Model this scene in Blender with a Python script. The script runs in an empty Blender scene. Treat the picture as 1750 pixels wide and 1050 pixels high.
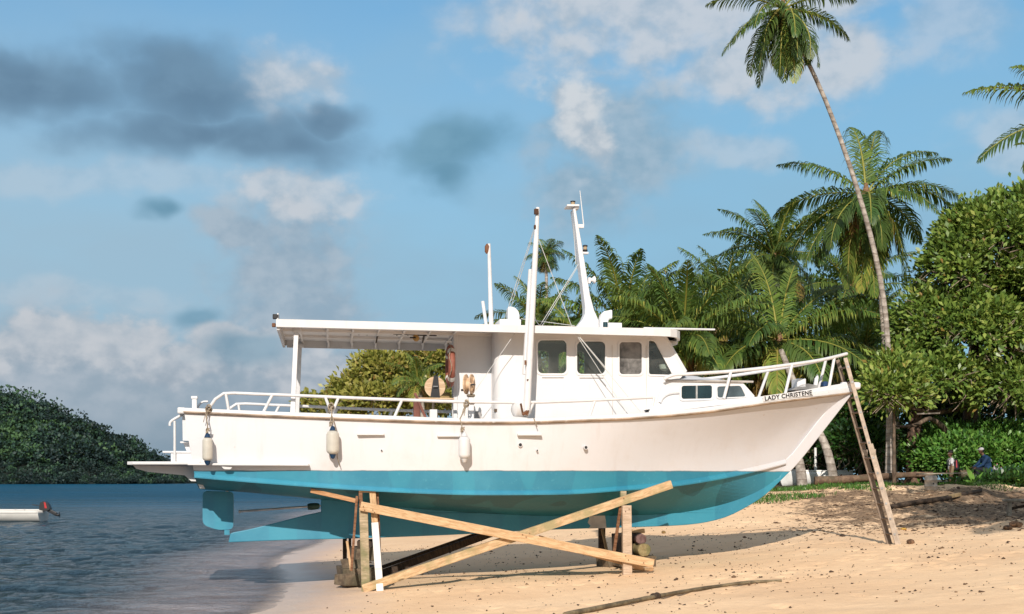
import bpy, bmesh, math, random
import numpy as np
from mathutils import Vector, Matrix, noise as mnoise
from mathutils.geometry import tessellate_polygon
random.seed(7)
rng = np.random.default_rng(7)
scene = bpy.context.scene
col = scene.collection
R = math.radians
PI = math.pi

# ---------------------------------------------------------------- camera model
F, CX, HY, CH = 2230.0, 875.0, 820.0, 1.85      # focal (px of a 1750 wide frame), principal x, horizon y, eye height
def W(px, py, Y):
    """world point seen at photo position (px,py) at distance Y"""
    return Vector(((px-CX)/F*Y, Y, CH+(HY-py)/F*Y))
YAW = R(8)
BO = Vector((0, 22.6, 0))
AX = Vector((math.cos(YAW), math.sin(YAW), 0)); LX = Vector((-math.sin(YAW), math.cos(YAW), 0))
def P(px, py, v):
    """boat-local point (u,v,z) on the fore-aft plane v"""
    r = Vector(((px-CX)/F, 1, (HY-py)/F))
    t = (v + BO.dot(LX))/(r.dot(LX))
    w = r*t
    return Vector(((w-BO).dot(AX), v, CH+t*r.z))
def Pw(px, py, v):
    return b2w(P(px, py, v))
def b2w(p):
    return BO + AX*p[0] + LX*p[1] + Vector((0, 0, p[2]))
def Pv(px, py, a, b):
    """boat-local point on the vertical plane through plan points a,b (u,v)"""
    r = Vector(((px-CX)/F, 1, (HY-py)/F))
    rl = Vector((r.dot(AX), r.dot(LX), r.z)); c = Vector((-BO.dot(AX), -BO.dot(LX), CH))
    n = Vector((-(b[1]-a[1]), b[0]-a[0], 0))
    t = (Vector((a[0], a[1], 0))-c).dot(n)/rl.dot(n)
    return c+rl*t

# ---------------------------------------------------------------- node helpers
class S:
    """socket wrapper with arithmetic"""
    def __init__(s, nt, k): s.nt, s.k = nt, k
    def _m(s, op, *a):
        n = s.nt.nodes.new('ShaderNodeMath'); n.operation = op
        for i, x in enumerate((s,)+a):
            if isinstance(x, S): s.nt.links.new(x.k, n.inputs[i])
            else: n.inputs[i].default_value = x
        return S(s.nt, n.outputs[0])
    def __add__(s, o): return s._m('ADD', o)
    def __sub__(s, o): return s._m('SUBTRACT', o)
    def __mul__(s, o): return s._m('MULTIPLY', o)
    def __truediv__(s, o): return s._m('DIVIDE', o)
    def sm(s, a, b):
        n = s.nt.nodes.new('ShaderNodeMapRange'); n.interpolation_type = 'SMOOTHSTEP'
        s.nt.links.new(s.k, n.inputs[0])
        if a > b:
            n.inputs[1].default_value, n.inputs[2].default_value, n.inputs[3].default_value, n.inputs[4].default_value = b, a, 1, 0
        else:
            n.inputs[1].default_value, n.inputs[2].default_value = a, b
        return S(s.nt, n.outputs[0])
    def clamp(s):
        n = s._m('ADD', 0.0); n.k.node.use_clamp = True; return n
def val(nt, v):
    n = nt.nodes.new('ShaderNodeValue'); n.outputs[0].default_value = v; return S(nt, n.outputs[0])
def mixc(nt, f, a, b, mode='MIX'):
    n = nt.nodes.new('ShaderNodeMix'); n.data_type = 'RGBA'; n.blend_type = mode
    for i, x in ((0, f), (6, a), (7, b)):
        if isinstance(x, S): nt.links.new(x.k, n.inputs[i])
        elif i == 0: n.inputs[0].default_value = x
        else: n.inputs[i].default_value = (*x, 1) if len(x) == 3 else x
    return S(nt, n.outputs[2])
def coords(nt, kind='Object', scale=(1, 1, 1), rot=(0, 0, 0)):
    t = nt.nodes.new('ShaderNodeTexCoord'); m = nt.nodes.new('ShaderNodeMapping')
    m.inputs['Scale'].default_value = scale; m.inputs['Rotation'].default_value = rot
    nt.links.new(t.outputs[kind], m.inputs[0]); return S(nt, m.outputs[0])
def geopos(nt, scale=(1, 1, 1)):
    t = nt.nodes.new('ShaderNodeNewGeometry'); m = nt.nodes.new('ShaderNodeMapping')
    m.inputs['Scale'].default_value = scale
    nt.links.new(t.outputs['Position'], m.inputs[0]); return S(nt, m.outputs[0])
def noise(nt, vec, scale, detail=4, rough=.55, dist=0, colour=False):
    n = nt.nodes.new('ShaderNodeTexNoise'); nt.links.new(vec.k, n.inputs['Vector'])
    n.inputs['Scale'].default_value = scale; n.inputs['Detail'].default_value = detail
    n.inputs['Roughness'].default_value = rough; n.inputs['Distortion'].default_value = dist
    return S(nt, n.outputs['Color' if colour else 'Fac'])
def voro(nt, vec, scale, out='Distance', feat='F1'):
    n = nt.nodes.new('ShaderNodeTexVoronoi'); n.feature = feat; nt.links.new(vec.k, n.inputs['Vector'])
    n.inputs['Scale'].default_value = scale
    return S(nt, n.outputs[out])
def sep(nt, v):
    n = nt.nodes.new('ShaderNodeSeparateXYZ'); nt.links.new(v.k, n.inputs[0])
    return [S(nt, n.outputs[i]) for i in range(3)]
def attr(nt, name):
    n = nt.nodes.new('ShaderNodeAttribute'); n.attribute_name = name; return S(nt, n.outputs['Fac'])
def ramp(nt, f, stops):
    n = nt.nodes.new('ShaderNodeValToRGB'); nt.links.new(f.k, n.inputs[0]); e = n.color_ramp.elements
    while len(e) < len(stops): e.new(.5)
    for el, (p, c) in zip(e, stops): el.position = p; el.color = (*c, 1)
    return S(nt, n.outputs[0])
def bump(nt, h, strength=.3, dist=.02, prev=None):
    n = nt.nodes.new('ShaderNodeBump'); nt.links.new(h.k, n.inputs['Height'])
    n.inputs['Strength'].default_value = strength; n.inputs['Distance'].default_value = dist
    if prev: nt.links.new(prev.k, n.inputs['Normal'])
    return S(nt, n.outputs[0])
def newmat(name):
    m = bpy.data.materials.new(name); m.use_nodes = True; nt = m.node_tree
    b = nt.nodes['Principled BSDF']; return m, nt, b
def setp(nt, b, **k):
    for kk, x in k.items():
        i = b.inputs[kk.replace('_', ' ')]
        if isinstance(x, S): nt.links.new(x.k, i)
        elif isinstance(x, tuple): i.default_value = (*x, 1)
        else: i.default_value = x
MC = {}
def paint(name, c, rough=.4, var=.12, dirt=None, dirt_amt=.35, metal=0, scale=3, bs=.08, chips=0, spec=.4):
    """slightly uneven, weathered paint / plain surface"""
    if name in MC: return MC[name]
    m, nt, b = newmat(name); g = coords(nt)
    n1 = noise(nt, g, scale, 5); n2 = noise(nt, g, scale*9, 3)
    dk = tuple(x*(1-var*1.6) for x in c); lt = tuple(min(1, x*(1+var*.5)) for x in c)
    cc = mixc(nt, n1.sm(.3, .7), dk, lt)
    if dirt:
        d = noise(nt, coords(nt, scale=(2.2, 2.2, .5)), 4, 6, .65)
        cc = mixc(nt, d.sm(.56, .8)*dirt_amt, cc, dirt)
    if chips:
        d = noise(nt, g, 9, 8, .7); e = noise(nt, g, 1.7, 2)
        cc = mixc(nt, d.sm(.735-chips*.05, .765-chips*.05)*e.sm(.5, .6), cc, (.16, .07, .03))
    setp(nt, b, Base_Color=cc, Roughness=(n2*.2+(rough-.1)), Metallic=metal)
    b.inputs['Specular IOR Level'].default_value = spec
    nt.links.new(bump(nt, n1*.6+n2*.4, bs, .01).k, b.inputs['Normal'])
    MC[name] = m; return m
def wood(name, c1, c2, grain=(1, 12, 12), rough=.75, dirt=None, knots=True):
    if name in MC: return MC[name]
    m, nt, b = newmat(name); g = coords(nt, scale=grain)
    n1 = noise(nt, g, 2.2, 7, .6, .6); n2 = noise(nt, coords(nt), 3, 4); n3 = noise(nt, g, 9, 4)
    cc = mixc(nt, n1.sm(.32, .68), c1, c2)
    cc = mixc(nt, n3.sm(.55, .7)*.4, cc, tuple(x*.45 for x in c1))
    if dirt: cc = mixc(nt, n2.sm(.42, .66)*.8, cc, dirt)
    if knots:
        k = voro(nt, coords(nt, scale=(1, 3, 3)), 1.7)
        cc = mixc(nt, k.sm(.13, .05)*.75, cc, tuple(x*.25 for x in c1))
    setp(nt, b, Base_Color=cc, Roughness=rough); b.inputs['Specular IOR Level'].default_value = .25
    nt.links.new(bump(nt, n1*.5+n3*.5, .5, .01).k, b.inputs['Normal'])
    MC[name] = m; return m

# ---------------------------------------------------------------- mesh helpers
class MB:
    def __init__(s): s.v, s.f, s.m = [], [], []
    def add(s, vs, fs, mi=0):
        o = len(s.v); s.v += [Vector(x) for x in vs]
        s.f += [tuple(i+o for i in f) for f in fs]; s.m += [mi]*len(fs)
        return s
    def box(s, c, d, rot=None, mi=0, taper=1.0):
        c = Vector(c); vs = []
        for x in (-.5, .5):
            for y in (-.5, .5):
                for z in (-.5, .5):
                    k = taper if z > 0 else 1
                    p = Vector((x*d[0]*k, y*d[1]*k, z*d[2]))
                    if rot is not None: p = rot @ p
                    vs.append(c+p)
        s.add(vs, [(0, 1, 3, 2), (4, 6, 7, 5), (0, 4, 5, 1), (2, 3, 7, 6), (0, 2, 6, 4), (1, 5, 7, 3)], mi); return s
    def beam(s, a, b, w, h, up=(0, 0, 1), mi=0):
        a, b = Vector(a), Vector(b); x = (b-a).normalized(); up = Vector(up)
        y = up.cross(x).normalized(); z = x.cross(y)
        rot = Matrix((x, y, z)).transposed()
        return s.box((a+b)/2, ((b-a).length, w, h), rot, mi)
    def tube(s, pts, r, n=8, cap=True, mi=0):
        pts = [Vector(p) for p in pts]; N = len(pts)
        rs = r if isinstance(r, (list, tuple)) else [r]*N
        tan = []
        for i in range(N):
            t = pts[min(i+1, N-1)]-pts[max(i-1, 0)]; tan.append(t.normalized() if t.length > 1e-9 else Vector((0, 0, 1)))
        up = Vector((0, 0, 1)) if abs(tan[0].z) < .9 else Vector((1, 0, 0))
        x = tan[0].cross(up).normalized(); vs = []; fs = []
        for i in range(N):
            x = (x - tan[i]*x.dot(tan[i])).normalized(); y = tan[i].cross(x)
            for k in range(n):
                a = 2*PI*k/n; vs.append(pts[i]+(x*math.cos(a)+y*math.sin(a))*rs[i])
        for i in range(N-1):
            for k in range(n):
                fs.append((i*n+k, i*n+(k+1) % n, (i+1)*n+(k+1) % n, (i+1)*n+k))
        if cap: fs += [tuple(range(n))[::-1], tuple((N-1)*n+k for k in range(n))]
        s.add(vs, fs, mi); return s
    def lathe(s, prof, c=(0, 0, 0), axis=(0, 0, 1), n=20, mi=0):
        z = Vector(axis).normalized(); x = z.orthogonal().normalized(); y = z.cross(x); c = Vector(c); vs = []; fs = []
        for r, h in prof:
            for k in range(n):
                a = 2*PI*k/n; vs.append(c+z*h+(x*math.cos(a)+y*math.sin(a))*max(r, 1e-4))
        for i in range(len(prof)-1):
            for k in range(n): fs.append((i*n+k, i*n+(k+1) % n, (i+1)*n+(k+1) % n, (i+1)*n+k))
        fs += [tuple(range(n))[::-1], tuple((len(prof)-1)*n+k for k in range(n))]
        s.add(vs, fs, mi); return s
    def prism(s, poly, d, mi=0):
        """poly: list of 3D points (planar), extruded by vector d"""
        d = Vector(d); poly = [Vector(p) for p in poly]; n = len(poly)
        tr = tessellate_polygon([poly]); vs = poly+[p+d for p in poly]
        fs = [tuple(t) for t in tr]+[tuple(i+n for i in t)[::-1] for t in tr]
        fs += [(i, (i+1) % n, (i+1) % n+n, i+n) for i in range(n)]
        s.add(vs, fs, mi); return s
    def holed(s, outer, holes, d, mi=0):
        d = Vector(d); loops = [[Vector(p) for p in outer]]+[[Vector(p) for p in h] for h in holes]
        flat = [p for l in loops for p in l]; n = len(flat); tr = tessellate_polygon(loops)
        fs = [tuple(t) for t in tr]+[tuple(i+n for i in t)[::-1] for t in tr]; o = 0
        for l in loops:
            k = len(l); fs += [(o+i, o+(i+1) % k, o+(i+1) % k+n, o+i+n) for i in range(k)]; o += k
        s.add(flat+[p+d for p in flat], fs, mi); return s
    def grid(s, rows, mi=0, closed=False):
        n = len(rows[0]); vs = [p for r in rows for p in r]; fs = []
        for i in range(len(rows)-1):
            for k in range(n-1): fs.append((i*n+k, i*n+k+1, (i+1)*n+k+1, (i+1)*n+k))
        s.add(vs, fs, mi); return s
    def build(s, name, mats, parent=None, smooth=35, bevel=0, fix=True, merge=0):
        me = bpy.data.meshes.new(name); me.from_pydata([tuple(v) for v in s.v], [], s.f)
        if not isinstance(mats, (list, tuple)): mats = [mats]
        for m in mats: me.materials.append(m)
        me.polygons.foreach_set('material_index', s.m)
        if fix or merge:
            bm = bmesh.new(); bm.from_mesh(me)
            if merge: bmesh.ops.remove_doubles(bm, verts=bm.verts, dist=merge)
            bmesh.ops.recalc_face_normals(bm, faces=bm.faces); bm.to_mesh(me); bm.free()
        if smooth:
            me.polygons.foreach_set('use_smooth', [True]*len(me.polygons)); me.set_sharp_from_angle(angle=R(smooth))
        me.update()
        o = bpy.data.objects.new(name, me); col.objects.link(o)
        if parent: o.parent = parent
        if bevel:
            b = o.modifiers.new('bevel', 'BEVEL'); b.width = bevel; b.segments = 2; b.limit_method = 'ANGLE'; b.angle_limit = R(40)
        return o
def npmesh(name, V, Fq, mat, parent=None, fattr=None, smooth=False, k=4):
    me = bpy.data.meshes.new(name); n = len(Fq)
    me.vertices.add(len(V)); me.vertices.foreach_set('co', np.asarray(V, np.float32).ravel())
    me.loops.add(n*k); me.loops.foreach_set('vertex_index', np.asarray(Fq, np.int32).ravel())
    me.polygons.add(n); me.polygons.foreach_set('loop_start', np.arange(n, dtype=np.int32)*k)
    try: me.polygons.foreach_set('loop_total', np.full(n, k, np.int32))
    except Exception: pass
    if smooth: me.polygons.foreach_set('use_smooth', np.ones(n, bool))
    for nm, (dom, a) in (fattr or {}).items():
        at = me.attributes.new(nm, 'FLOAT', dom); at.data.foreach_set('value', np.asarray(a, np.float32))
    me.materials.append(mat); me.update(calc_edges=True); me.validate()
    o = bpy.data.objects.new(name, me); col.objects.link(o)
    if parent: o.parent = parent
    return o
def empty(name, loc=(0, 0, 0), rz=0):
    o = bpy.data.objects.new(name, None); o.location = loc; o.rotation_euler = (0, 0, rz); o.empty_display_size = .2
    col.objects.link(o); return o
def tag(o, label=None, cat=None, group=None, kind=None):
    if label: o['label'] = label
    if cat: o['category'] = cat
    if group: o['group'] = group
    if kind: o['kind'] = kind
    return o
def rebase(o):
    """put the origin of a top-level mesh at its base"""
    me = o.data; n = len(me.vertices); a = np.empty(n*3, np.float32); me.vertices.foreach_get('co', a); a = a.reshape(-1, 3)
    c = Vector(((a[:, 0].min()+a[:, 0].max())/2, (a[:, 1].min()+a[:, 1].max())/2, a[:, 2].min()))
    me.transform(Matrix.Translation(-c)); o.location = c; return o
def copy_tree(o, parent=None):
    c = o.copy(); col.objects.link(c)
    if parent is not None: c.parent = parent
    for ch in list(o.children): copy_tree(ch, c)
    return c
def spline(pts, n, key=None):
    """smooth resample of (u,v,z) control points, parameter = cumulative length"""
    a = np.array([tuple(p) for p in pts], float); d = np.r_[0, np.cumsum(np.linalg.norm(np.diff(a, axis=0), axis=1))]
    m = np.zeros_like(a)
    for i in range(len(a)):
        if i == 0: m[i] = (a[1]-a[0])/(d[1]-d[0])
        elif i == len(a)-1: m[i] = (a[-1]-a[-2])/(d[-1]-d[-2])
        else: m[i] = (a[i+1]-a[i-1])/(d[i+1]-d[i-1])
    out = []
    ts = np.linspace(0, d[-1], n) if key is None else np.asarray(key)*d[-1]
    for t in ts:
        i = min(max(np.searchsorted(d, t)-1, 0), len(a)-2); h = d[i+1]-d[i]; s = (t-d[i])/h
        out.append(Vector((2*s**3-3*s**2+1)*a[i]+(s**3-2*s**2+s)*h*m[i]+(-2*s**3+3*s**2)*a[i+1]+(s**3-s**2)*h*m[i+1]))
    return out
def mir(p): return Vector((p[0], -p[1], p[2]))
def rrect(x0, y0, x1, y1, r, n=5):
    """rounded rectangle outline (2D)"""
    out = []
    for cx, cy, a0 in ((x1-r, y1-r, 0), (x0+r, y1-r, 90), (x0+r, y0+r, 180), (x1-r, y0+r, 270)):
        for k in range(n+1):
            a = R(a0+90*k/n); out.append((cx+r*math.cos(a), cy+r*math.sin(a)))
    return out
def rpoly(pts, r, n=4):
    """2D polygon with rounded corners"""
    out = []; m = len(pts)
    for i in range(m):
        p0, p, p1 = Vector(pts[i-1]), Vector(pts[i]), Vector(pts[(i+1) % m])
        a = p+(p0-p).normalized()*r; b = p+(p1-p).normalized()*r
        for k in range(n+1):
            t = k/n; out.append(tuple(a*(1-t)**2+p*2*t*(1-t)+b*t*t))
    return out

# ---------------------------------------------------------------- terrain
def ss(x, a, b):
    t = np.clip((np.asarray(x, float)-a)/(b-a), 0, 1); return t*t*(3-2*t)
def shore(Y):
    Y = np.asarray(Y, float)
    return -3.5-0.107*(Y-17.9)+.35*np.sin(Y*.33+1)*ss(Y, 5, 20)+np.maximum(Y-80, 0)*.5
def hsh(X, Y, f, seed):
    """cheap smooth value noise"""
    x = X*f+seed*17.3; y = Y*f+seed*9.1; xi = np.floor(x); yi = np.floor(y); fx = x-xi; fy = y-yi
    fx = fx*fx*(3-2*fx); fy = fy*fy*(3-2*fy)
    def h(a, b): q = np.sin(a*127.1+b*311.7+seed*7.7)*43758.5453; return q-np.floor(q)
    return (h(xi, yi)*(1-fx)+h(xi+1, yi)*fx)*(1-fy)+(h(xi, yi+1)*(1-fx)+h(xi+1, yi+1)*fx)*fy
_fr = random.Random(42); PRINTS = []
for (x0, y0, x1, y1) in ((-1.5, 15.5, 9, 20.5), (9, 22, 2.5, 27), (6.8, 22.5, 3.0, 18.5), (-2.2, 19.6, 2.2, 20.2), (8.5, 16.5, 11, 30), (1.5, 29, 8, 33)):
    n_ = int(math.hypot(x1-x0, y1-y0)/.38)
    for i in range(n_):
        t = i/n_; PRINTS.append((x0+(x1-x0)*t+_fr.uniform(-.12, .12), y0+(y1-y0)*t+(.13 if i % 2 else -.13)+_fr.uniform(-.1, .1)))
for i in range(90): PRINTS.append((_fr.uniform(-2, 10), _fr.uniform(15, 31)))
PRINTS = np.array(PRINTS)
def gz(X, Y, fine=True):
    X = np.asarray(X, float); Y = np.asarray(Y, float); s = X-shore(Y)
    z = np.interp(s, [-60, -20, -3.9, -.85, 1.4, 5.8, 11, 16, 24, 60, 400], [-6, -3.2, -.5, -.04, .085, .32, .74, 1.0, 1.05, 1.4, 2.5])
    z = z+.62*ss(Y, 30, 39)*ss(s, 5, 12)
    if fine:
        k = ss(s, .6, 3)
        z = z+k*(.035*(hsh(X, Y, .8, 1)-.5)+.02*(hsh(X, Y, 2.3, 2)-.5)+.012*(hsh(X, Y, 6, 3)-.5))
        # rough, trampled ground on the right and toward the trees
        q = ss(X-.12*(Y-26), 5.5, 9)*ss(Y, 25, 29)
        z = z+q*(.16*(hsh(X, Y, .9, 4)-.5)+.09*(hsh(X, Y, 2.6, 5)-.5)+.05*(hsh(X, Y, 7, 6)-.5))
        sh = z.shape; xf, yf = np.atleast_1d(X+0*z).ravel(), np.atleast_1d(Y+0*z).ravel(); dz = np.zeros(len(xf)); mk = (yf > 14) & (yf < 34) & (xf > -3) & (xf < 12)
        if mk.any():
            ix = np.where(mk)[0]
            for a in range(0, len(ix), 20000):
                j = ix[a:a+20000]; d2 = ((xf[j, None]-PRINTS[:, 0])/.12)**2+((yf[j, None]-PRINTS[:, 1])/.15)**2
                m = d2.min(1); dz[j] = -.045*np.exp(-m*1.6)+.016*np.exp(-(np.sqrt(m)-1.5)**2*4)
        z = z+(dz.reshape(sh) if sh else dz[0])*ss(s, 1.2, 2.5)
    return z
def g1(x, y): return float(gz(x, y))
# ---------------------------------------------------------------- camera, sun, sky
cam = bpy.data.cameras.new('camera'); co = bpy.data.objects.new('camera', cam); col.objects.link(co)
co.location = (0, 0, CH); co.rotation_euler = (R(90), 0, 0)
cam.sensor_width = 36; cam.lens = 36*F/1750; cam.shift_y = 295/1750; cam.clip_end = 20000; cam.clip_start = .1
scene.camera = co
scene.view_settings.view_transform = 'Standard'; scene.view_settings.look = 'None'; scene.view_settings.exposure = 0
scene.cycles.max_bounces = 6; scene.cycles.diffuse_bounces = 3; scene.cycles.glossy_bounces = 3; scene.cycles.transparent_max_bounces = 10; scene.cycles.caustics_reflective = False; scene.cycles.caustics_refractive = False
SUN_EL, SUN_TR = R(29), R(6)          # elevation; direction of travel, to the right of straight ahead
sl = bpy.data.lights.new('sun', 'SUN'); sl.energy = 4.5; sl.angle = R(.55); sl.color = (1, .915, .82)
so = bpy.data.objects.new('sun', sl); col.objects.link(so)
tr = Vector((math.sin(SUN_TR)*math.cos(SUN_EL), math.cos(SUN_TR)*math.cos(SUN_EL), -math.sin(SUN_EL)))
so.rotation_euler = tr.to_track_quat('-Z', 'Y').to_euler(); so.location = (0, -10, 30)
wd = bpy.data.worlds.new('World'); scene.world = wd; wd.use_nodes = True; nt = wd.node_tree
bg = nt.nodes['Background']
sky = nt.nodes.new('ShaderNodeTexSky'); sky.sky_type = 'NISHITA'; sky.sun_disc = False
sky.sun_elevation = SUN_EL; sky.sun_rotation = R(180)+SUN_TR
sky.air_density = 1.1; sky.dust_density = .6; sky.ozone_density = 2.0; sky.altitude = 0
tc = nt.nodes.new('ShaderNodeTexCoord'); dirv = S(nt, tc.outputs['Generated'])
x, y, z = sep(nt, dirv)
az = x._m('ARCTAN2', y)*F; el = z._m('ARCSINE')*F
def cloudvec(sx, sy, off=0):
    c = nt.nodes.new('ShaderNodeCombineXYZ')
    nt.links.new((az*sx).k, c.inputs[0]); nt.links.new((el*sy).k, c.inputs[1]); c.inputs[2].default_value = off
    return S(nt, c.outputs[0])
cv = cloudvec(.01, .013)
wn = nt.nodes.new('ShaderNodeTexNoise'); nt.links.new(cv.k, wn.inputs['Vector']); wn.inputs['Scale'].default_value = .55; wn.inputs['Detail'].default_value = 3
wx, wy, wz = sep(nt, S(nt, wn.outputs['Color']))
azw = az+(wx-.5)*150; elw = el+(wy-.5)*110
fine = noise(nt, cv, 1.1, 5, .5, .15); fine2 = noise(nt, cloudvec(.01, .013, 5), 2.4, 5, .52)
big = noise(nt, cloudvec(.006, .012, 9), .5, 3, .55)
skyc = mixc(nt, 1.0, S(nt, sky.outputs[0]), (.66, 1.10, 1.22), 'MULTIPLY')
# thin veil, thicker low down
veil = ((el.sm(1050, 330)*.93)+(big-.5)*.5).clamp()
cur = mixc(nt, veil._m('MINIMUM', .96), skyc, mixc(nt, az.sm(-900, 500), (2.95, 4.35, 5.45), (2.35, 4.15, 5.6)))
def blobs(cur, lst, colour, amt=1.0, nk=1.1, lo=.2, hi=.85, fn=None):
    tot = None
    for (cx, cy, rx, ry) in lst:
        a = (azw-(cx-CX))/rx; b = (elw-(HY-cy))/ry
        m = ((a*a+b*b)*-.75)._m('EXPONENT')
        tot = m if tot is None else tot._m('MAXIMUM', m)
    d = (tot+((fine if fn is None else fn)-.5)*nk).sm(lo, hi)*tot.sm(.03, .4)
    return mixc(nt, d*amt, cur, colour)
fm = fine*.55+fine2*.45
grey_lo = mixc(nt, fm.sm(.38, .62), (2.5, 3.35, 4.2), (3.5, 4.2, 4.9))
white = mixc(nt, fm.sm(.38, .58), (3.6, 4.35, 5.1), (5.2, 5.5, 5.9))
whiteb = mixc(nt, fm.sm(.4, .58), (3.6, 4.3, 5.0), (5.6, 5.9, 6.2))
dark = mixc(nt, fine.sm(.3, .7), (.98, 1.75, 2.65), (1.35, 2.35, 3.4))
dark2 = mixc(nt, fine.sm(.3, .7), (1.0, 2.3, 3.3), (1.5, 3.0, 4.1))
cur = blobs(cur, [(1100, 40, 260, 120), (1290, 130, 180, 75), (1440, 150, 70, 60), (1380, 40, 130, 60)], white, .85, nk=1.5)
cur = blobs(cur, [(860, 60, 110, 48), (1600, 90, 90, 60), (1255, 265, 70, 30), (1700, 290, 90, 60)], white, .45, nk=1.4)
cur = blobs(cur, [(1050, 255, 130, 95), (1000, 340, 90, 60)], mixc(nt, fm.sm(.38, .62), (2.2, 3.3, 4.2), (3.3, 4.2, 5.0)), .75, nk=1.2)
cur = blobs(cur, [(985, 205, 50, 70), (965, 180, 40, 40), (1010, 260, 40, 60)], whiteb, .9, nk=1.5, fn=fm)
cur = blobs(cur, [(500, 440, 120, 110), (420, 400, 70, 30), (520, 530, 120, 60)], grey_lo, .85, nk=1.5)
cur = blobs(cur, [(545, 335, 90, 36), (470, 325, 60, 24), (600, 350, 30, 20)], white, .75, nk=1.6, fn=fm)
cur = blobs(cur, [(200, 330, 260, 30), (80, 520, 220, 24)], white, .3, nk=1.4)
cur = blobs(cur, [(285, 395, 34, 18), (775, 262, 96, 48), (765, 300, 54, 36)], dark2, .85, nk=.8, lo=.12, hi=.95)
cur = blobs(cur, [(80, 200, 180, 46), (330, 190, 160, 62), (470, 260, 160, 44), (330, 250, 190, 42), (560, 222, 60, 28)], dark, .92, nk=.8, lo=.12, hi=1.0)
cur = blobs(cur, [(520, 158, 62, 44), (470, 165, 46, 46), (545, 140, 30, 20)], white, .8, nk=1.2, lo=.1, hi=1.0, fn=fm)
# low bank over the sea, left
cur = blobs(cur, [(120, 700, 460, 125), (420, 700, 340, 115)], mixc(nt, el.sm(10, 190), mixc(nt, az.sm(-720, -400), (2.6, 3.3, 4.0), (.95, 1.75, 2.5)), mixc(nt, fm.sm(.38, .62), (2.7, 3.4, 4.1), (3.7, 4.2, 4.8))), .95, nk=.9, lo=.08, hi=.7)
bank = mixc(nt, (el+(fm-.5)*260).sm(110, 225), mixc(nt, fm.sm(.38, .62), (2.7, 3.3, 3.95), (3.5, 4.0, 4.6)), mixc(nt, fm.sm(.38, .6), (3.8, 4.3, 4.85), (4.9, 5.15, 5.5)))
cur = blobs(cur, [(-20, 625, 90, 55), (95, 600, 75, 42), (190, 590, 90, 48), (270, 585, 50, 34), (330, 625, 90, 40), (400, 590, 70, 40), (450, 610, 80, 42), (520, 640, 90, 40)], bank, .88, nk=1.7, lo=.32, hi=.72, fn=fm)
cur = blobs(cur, [(355, 545, 46, 24), (440, 610, 80, 34)], dark2, .65, nk=1.0)
# unseen loose cloud in every other direction, made thick and warm to tint the fill
oth = noise(nt, dirv, 2.6, 4, .55)
cur = mixc(nt, (oth.sm(.42, .6)*.75+.15)*(y.sm(.88, .6))*.9, cur, (5.6, 5.2, 4.8))
nt.links.new(cur.k, bg.inputs[0]); bg.inputs[1].default_value = .115
try: wd.cycles.sampling_method = 'MANUAL'; wd.cycles.sample_map_resolution = 512
except Exception: pass

# ---------------------------------------------------------------- beach
m_sand, nt, b = newmat('sand'); g = geopos(nt); sx_, sy_, sz_ = sep(nt, g)
n1 = noise(nt, g, .45, 5); n2 = noise(nt, g, 6, 6, .65); n3 = noise(nt, g, 60, 3, .7); n4 = noise(nt, g, 1.6, 5, .6)
c = mixc(nt, n1.sm(.3, .7), (.85, .565, .335), (.95, .665, .41))
c = mixc(nt, n2.sm(.45, .7)*.22, c, (.66, .43, .26))
c = mixc(nt, n3.sm(.55, .75)*.3, c, (.36, .24, .15))
wet = (sz_+(n4-.5)*.05)
c = mixc(nt, wet.sm(.11, .03)*.85, c, (.66, .49, .39))
litter = attr(nt, 'litter')
lf = (litter+(n2-.5)*1.3+(n4-.5)*1.3).sm(.38, .72)
lc = mixc(nt, noise(nt, g, 14, 4, .7).sm(.35, .65), (.06, .04, .027), (.2, .125, .075))
c = mixc(nt, lf*.85, c, lc)
gr = attr(nt, 'soil')
c = mixc(nt, (gr+(n4-.5)*.8).sm(.35, .7), c, mixc(nt, n2.sm(.4, .6), (.045, .05, .02), (.12, .09, .05)))
setp(nt, b, Base_Color=c, Roughness=wet.sm(.01, .07)*.62+.28); b.inputs['Specular IOR Level'].default_value = .3
bn = bump(nt, n3, .35, .006); bn = bump(nt, n2, .55, .03, bn); bn = bump(nt, n4, .35, .1, bn)
nt.links.new(bn.k, b.inputs['Normal'])
def axis(parts):
    out = []
    for a, bb, st in parts: out += list(np.arange(a, bb, st))
    return np.array(out+[parts[-1][1]])
xs = axis([(-3500, -400, 400), (-400, -60, 34), (-60, -12, 2.5), (-12, -6, .3), (-6, 17, .085), (17, 40, .6), (40, 200, 12), (200, 3500, 330)])
ys = axis([(-200, 0, 20), (0, 9, 1), (9, 14, .3), (14, 48, .11), (48, 100, 1.2), (100, 400, 25), (400, 4000, 300)])
XX, YY = np.meshgrid(xs, ys); ZZ = gz(XX, YY)
ZZ = np.where(YY > 90, np.minimum(ZZ, ZZ*0+2.2), ZZ)
V = np.stack([XX, YY, ZZ], -1).reshape(-1, 3); nx = len(xs); ny = len(ys)
ii, jj = np.meshgrid(np.arange(nx-1), np.arange(ny-1)); q0 = (jj*nx+ii).ravel()
Fq = np.stack([q0, q0+1, q0+nx+1, q0+nx], -1)
lit = (ss(XX-.1*(YY-26), 4.6, 8)*ss(YY, 25.5, 29)*(1-ss(YY, 36.5, 38.5))*.66+ss(XX, 8, 12)*ss(YY, 24, 27)*.16)
soil = np.maximum(ss(YY, 39.5, 42.5)*ss(XX-shore(YY), 4, 9), ss(XX, 17, 24)*ss(YY, 20, 30))
npmesh('beach', V, Fq, m_sand, fattr={'litter': ('POINT', lit.ravel()), 'soil': ('POINT', soil.ravel())}, smooth=True)
tag(bpy.data.objects['beach'], kind='structure')

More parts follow.
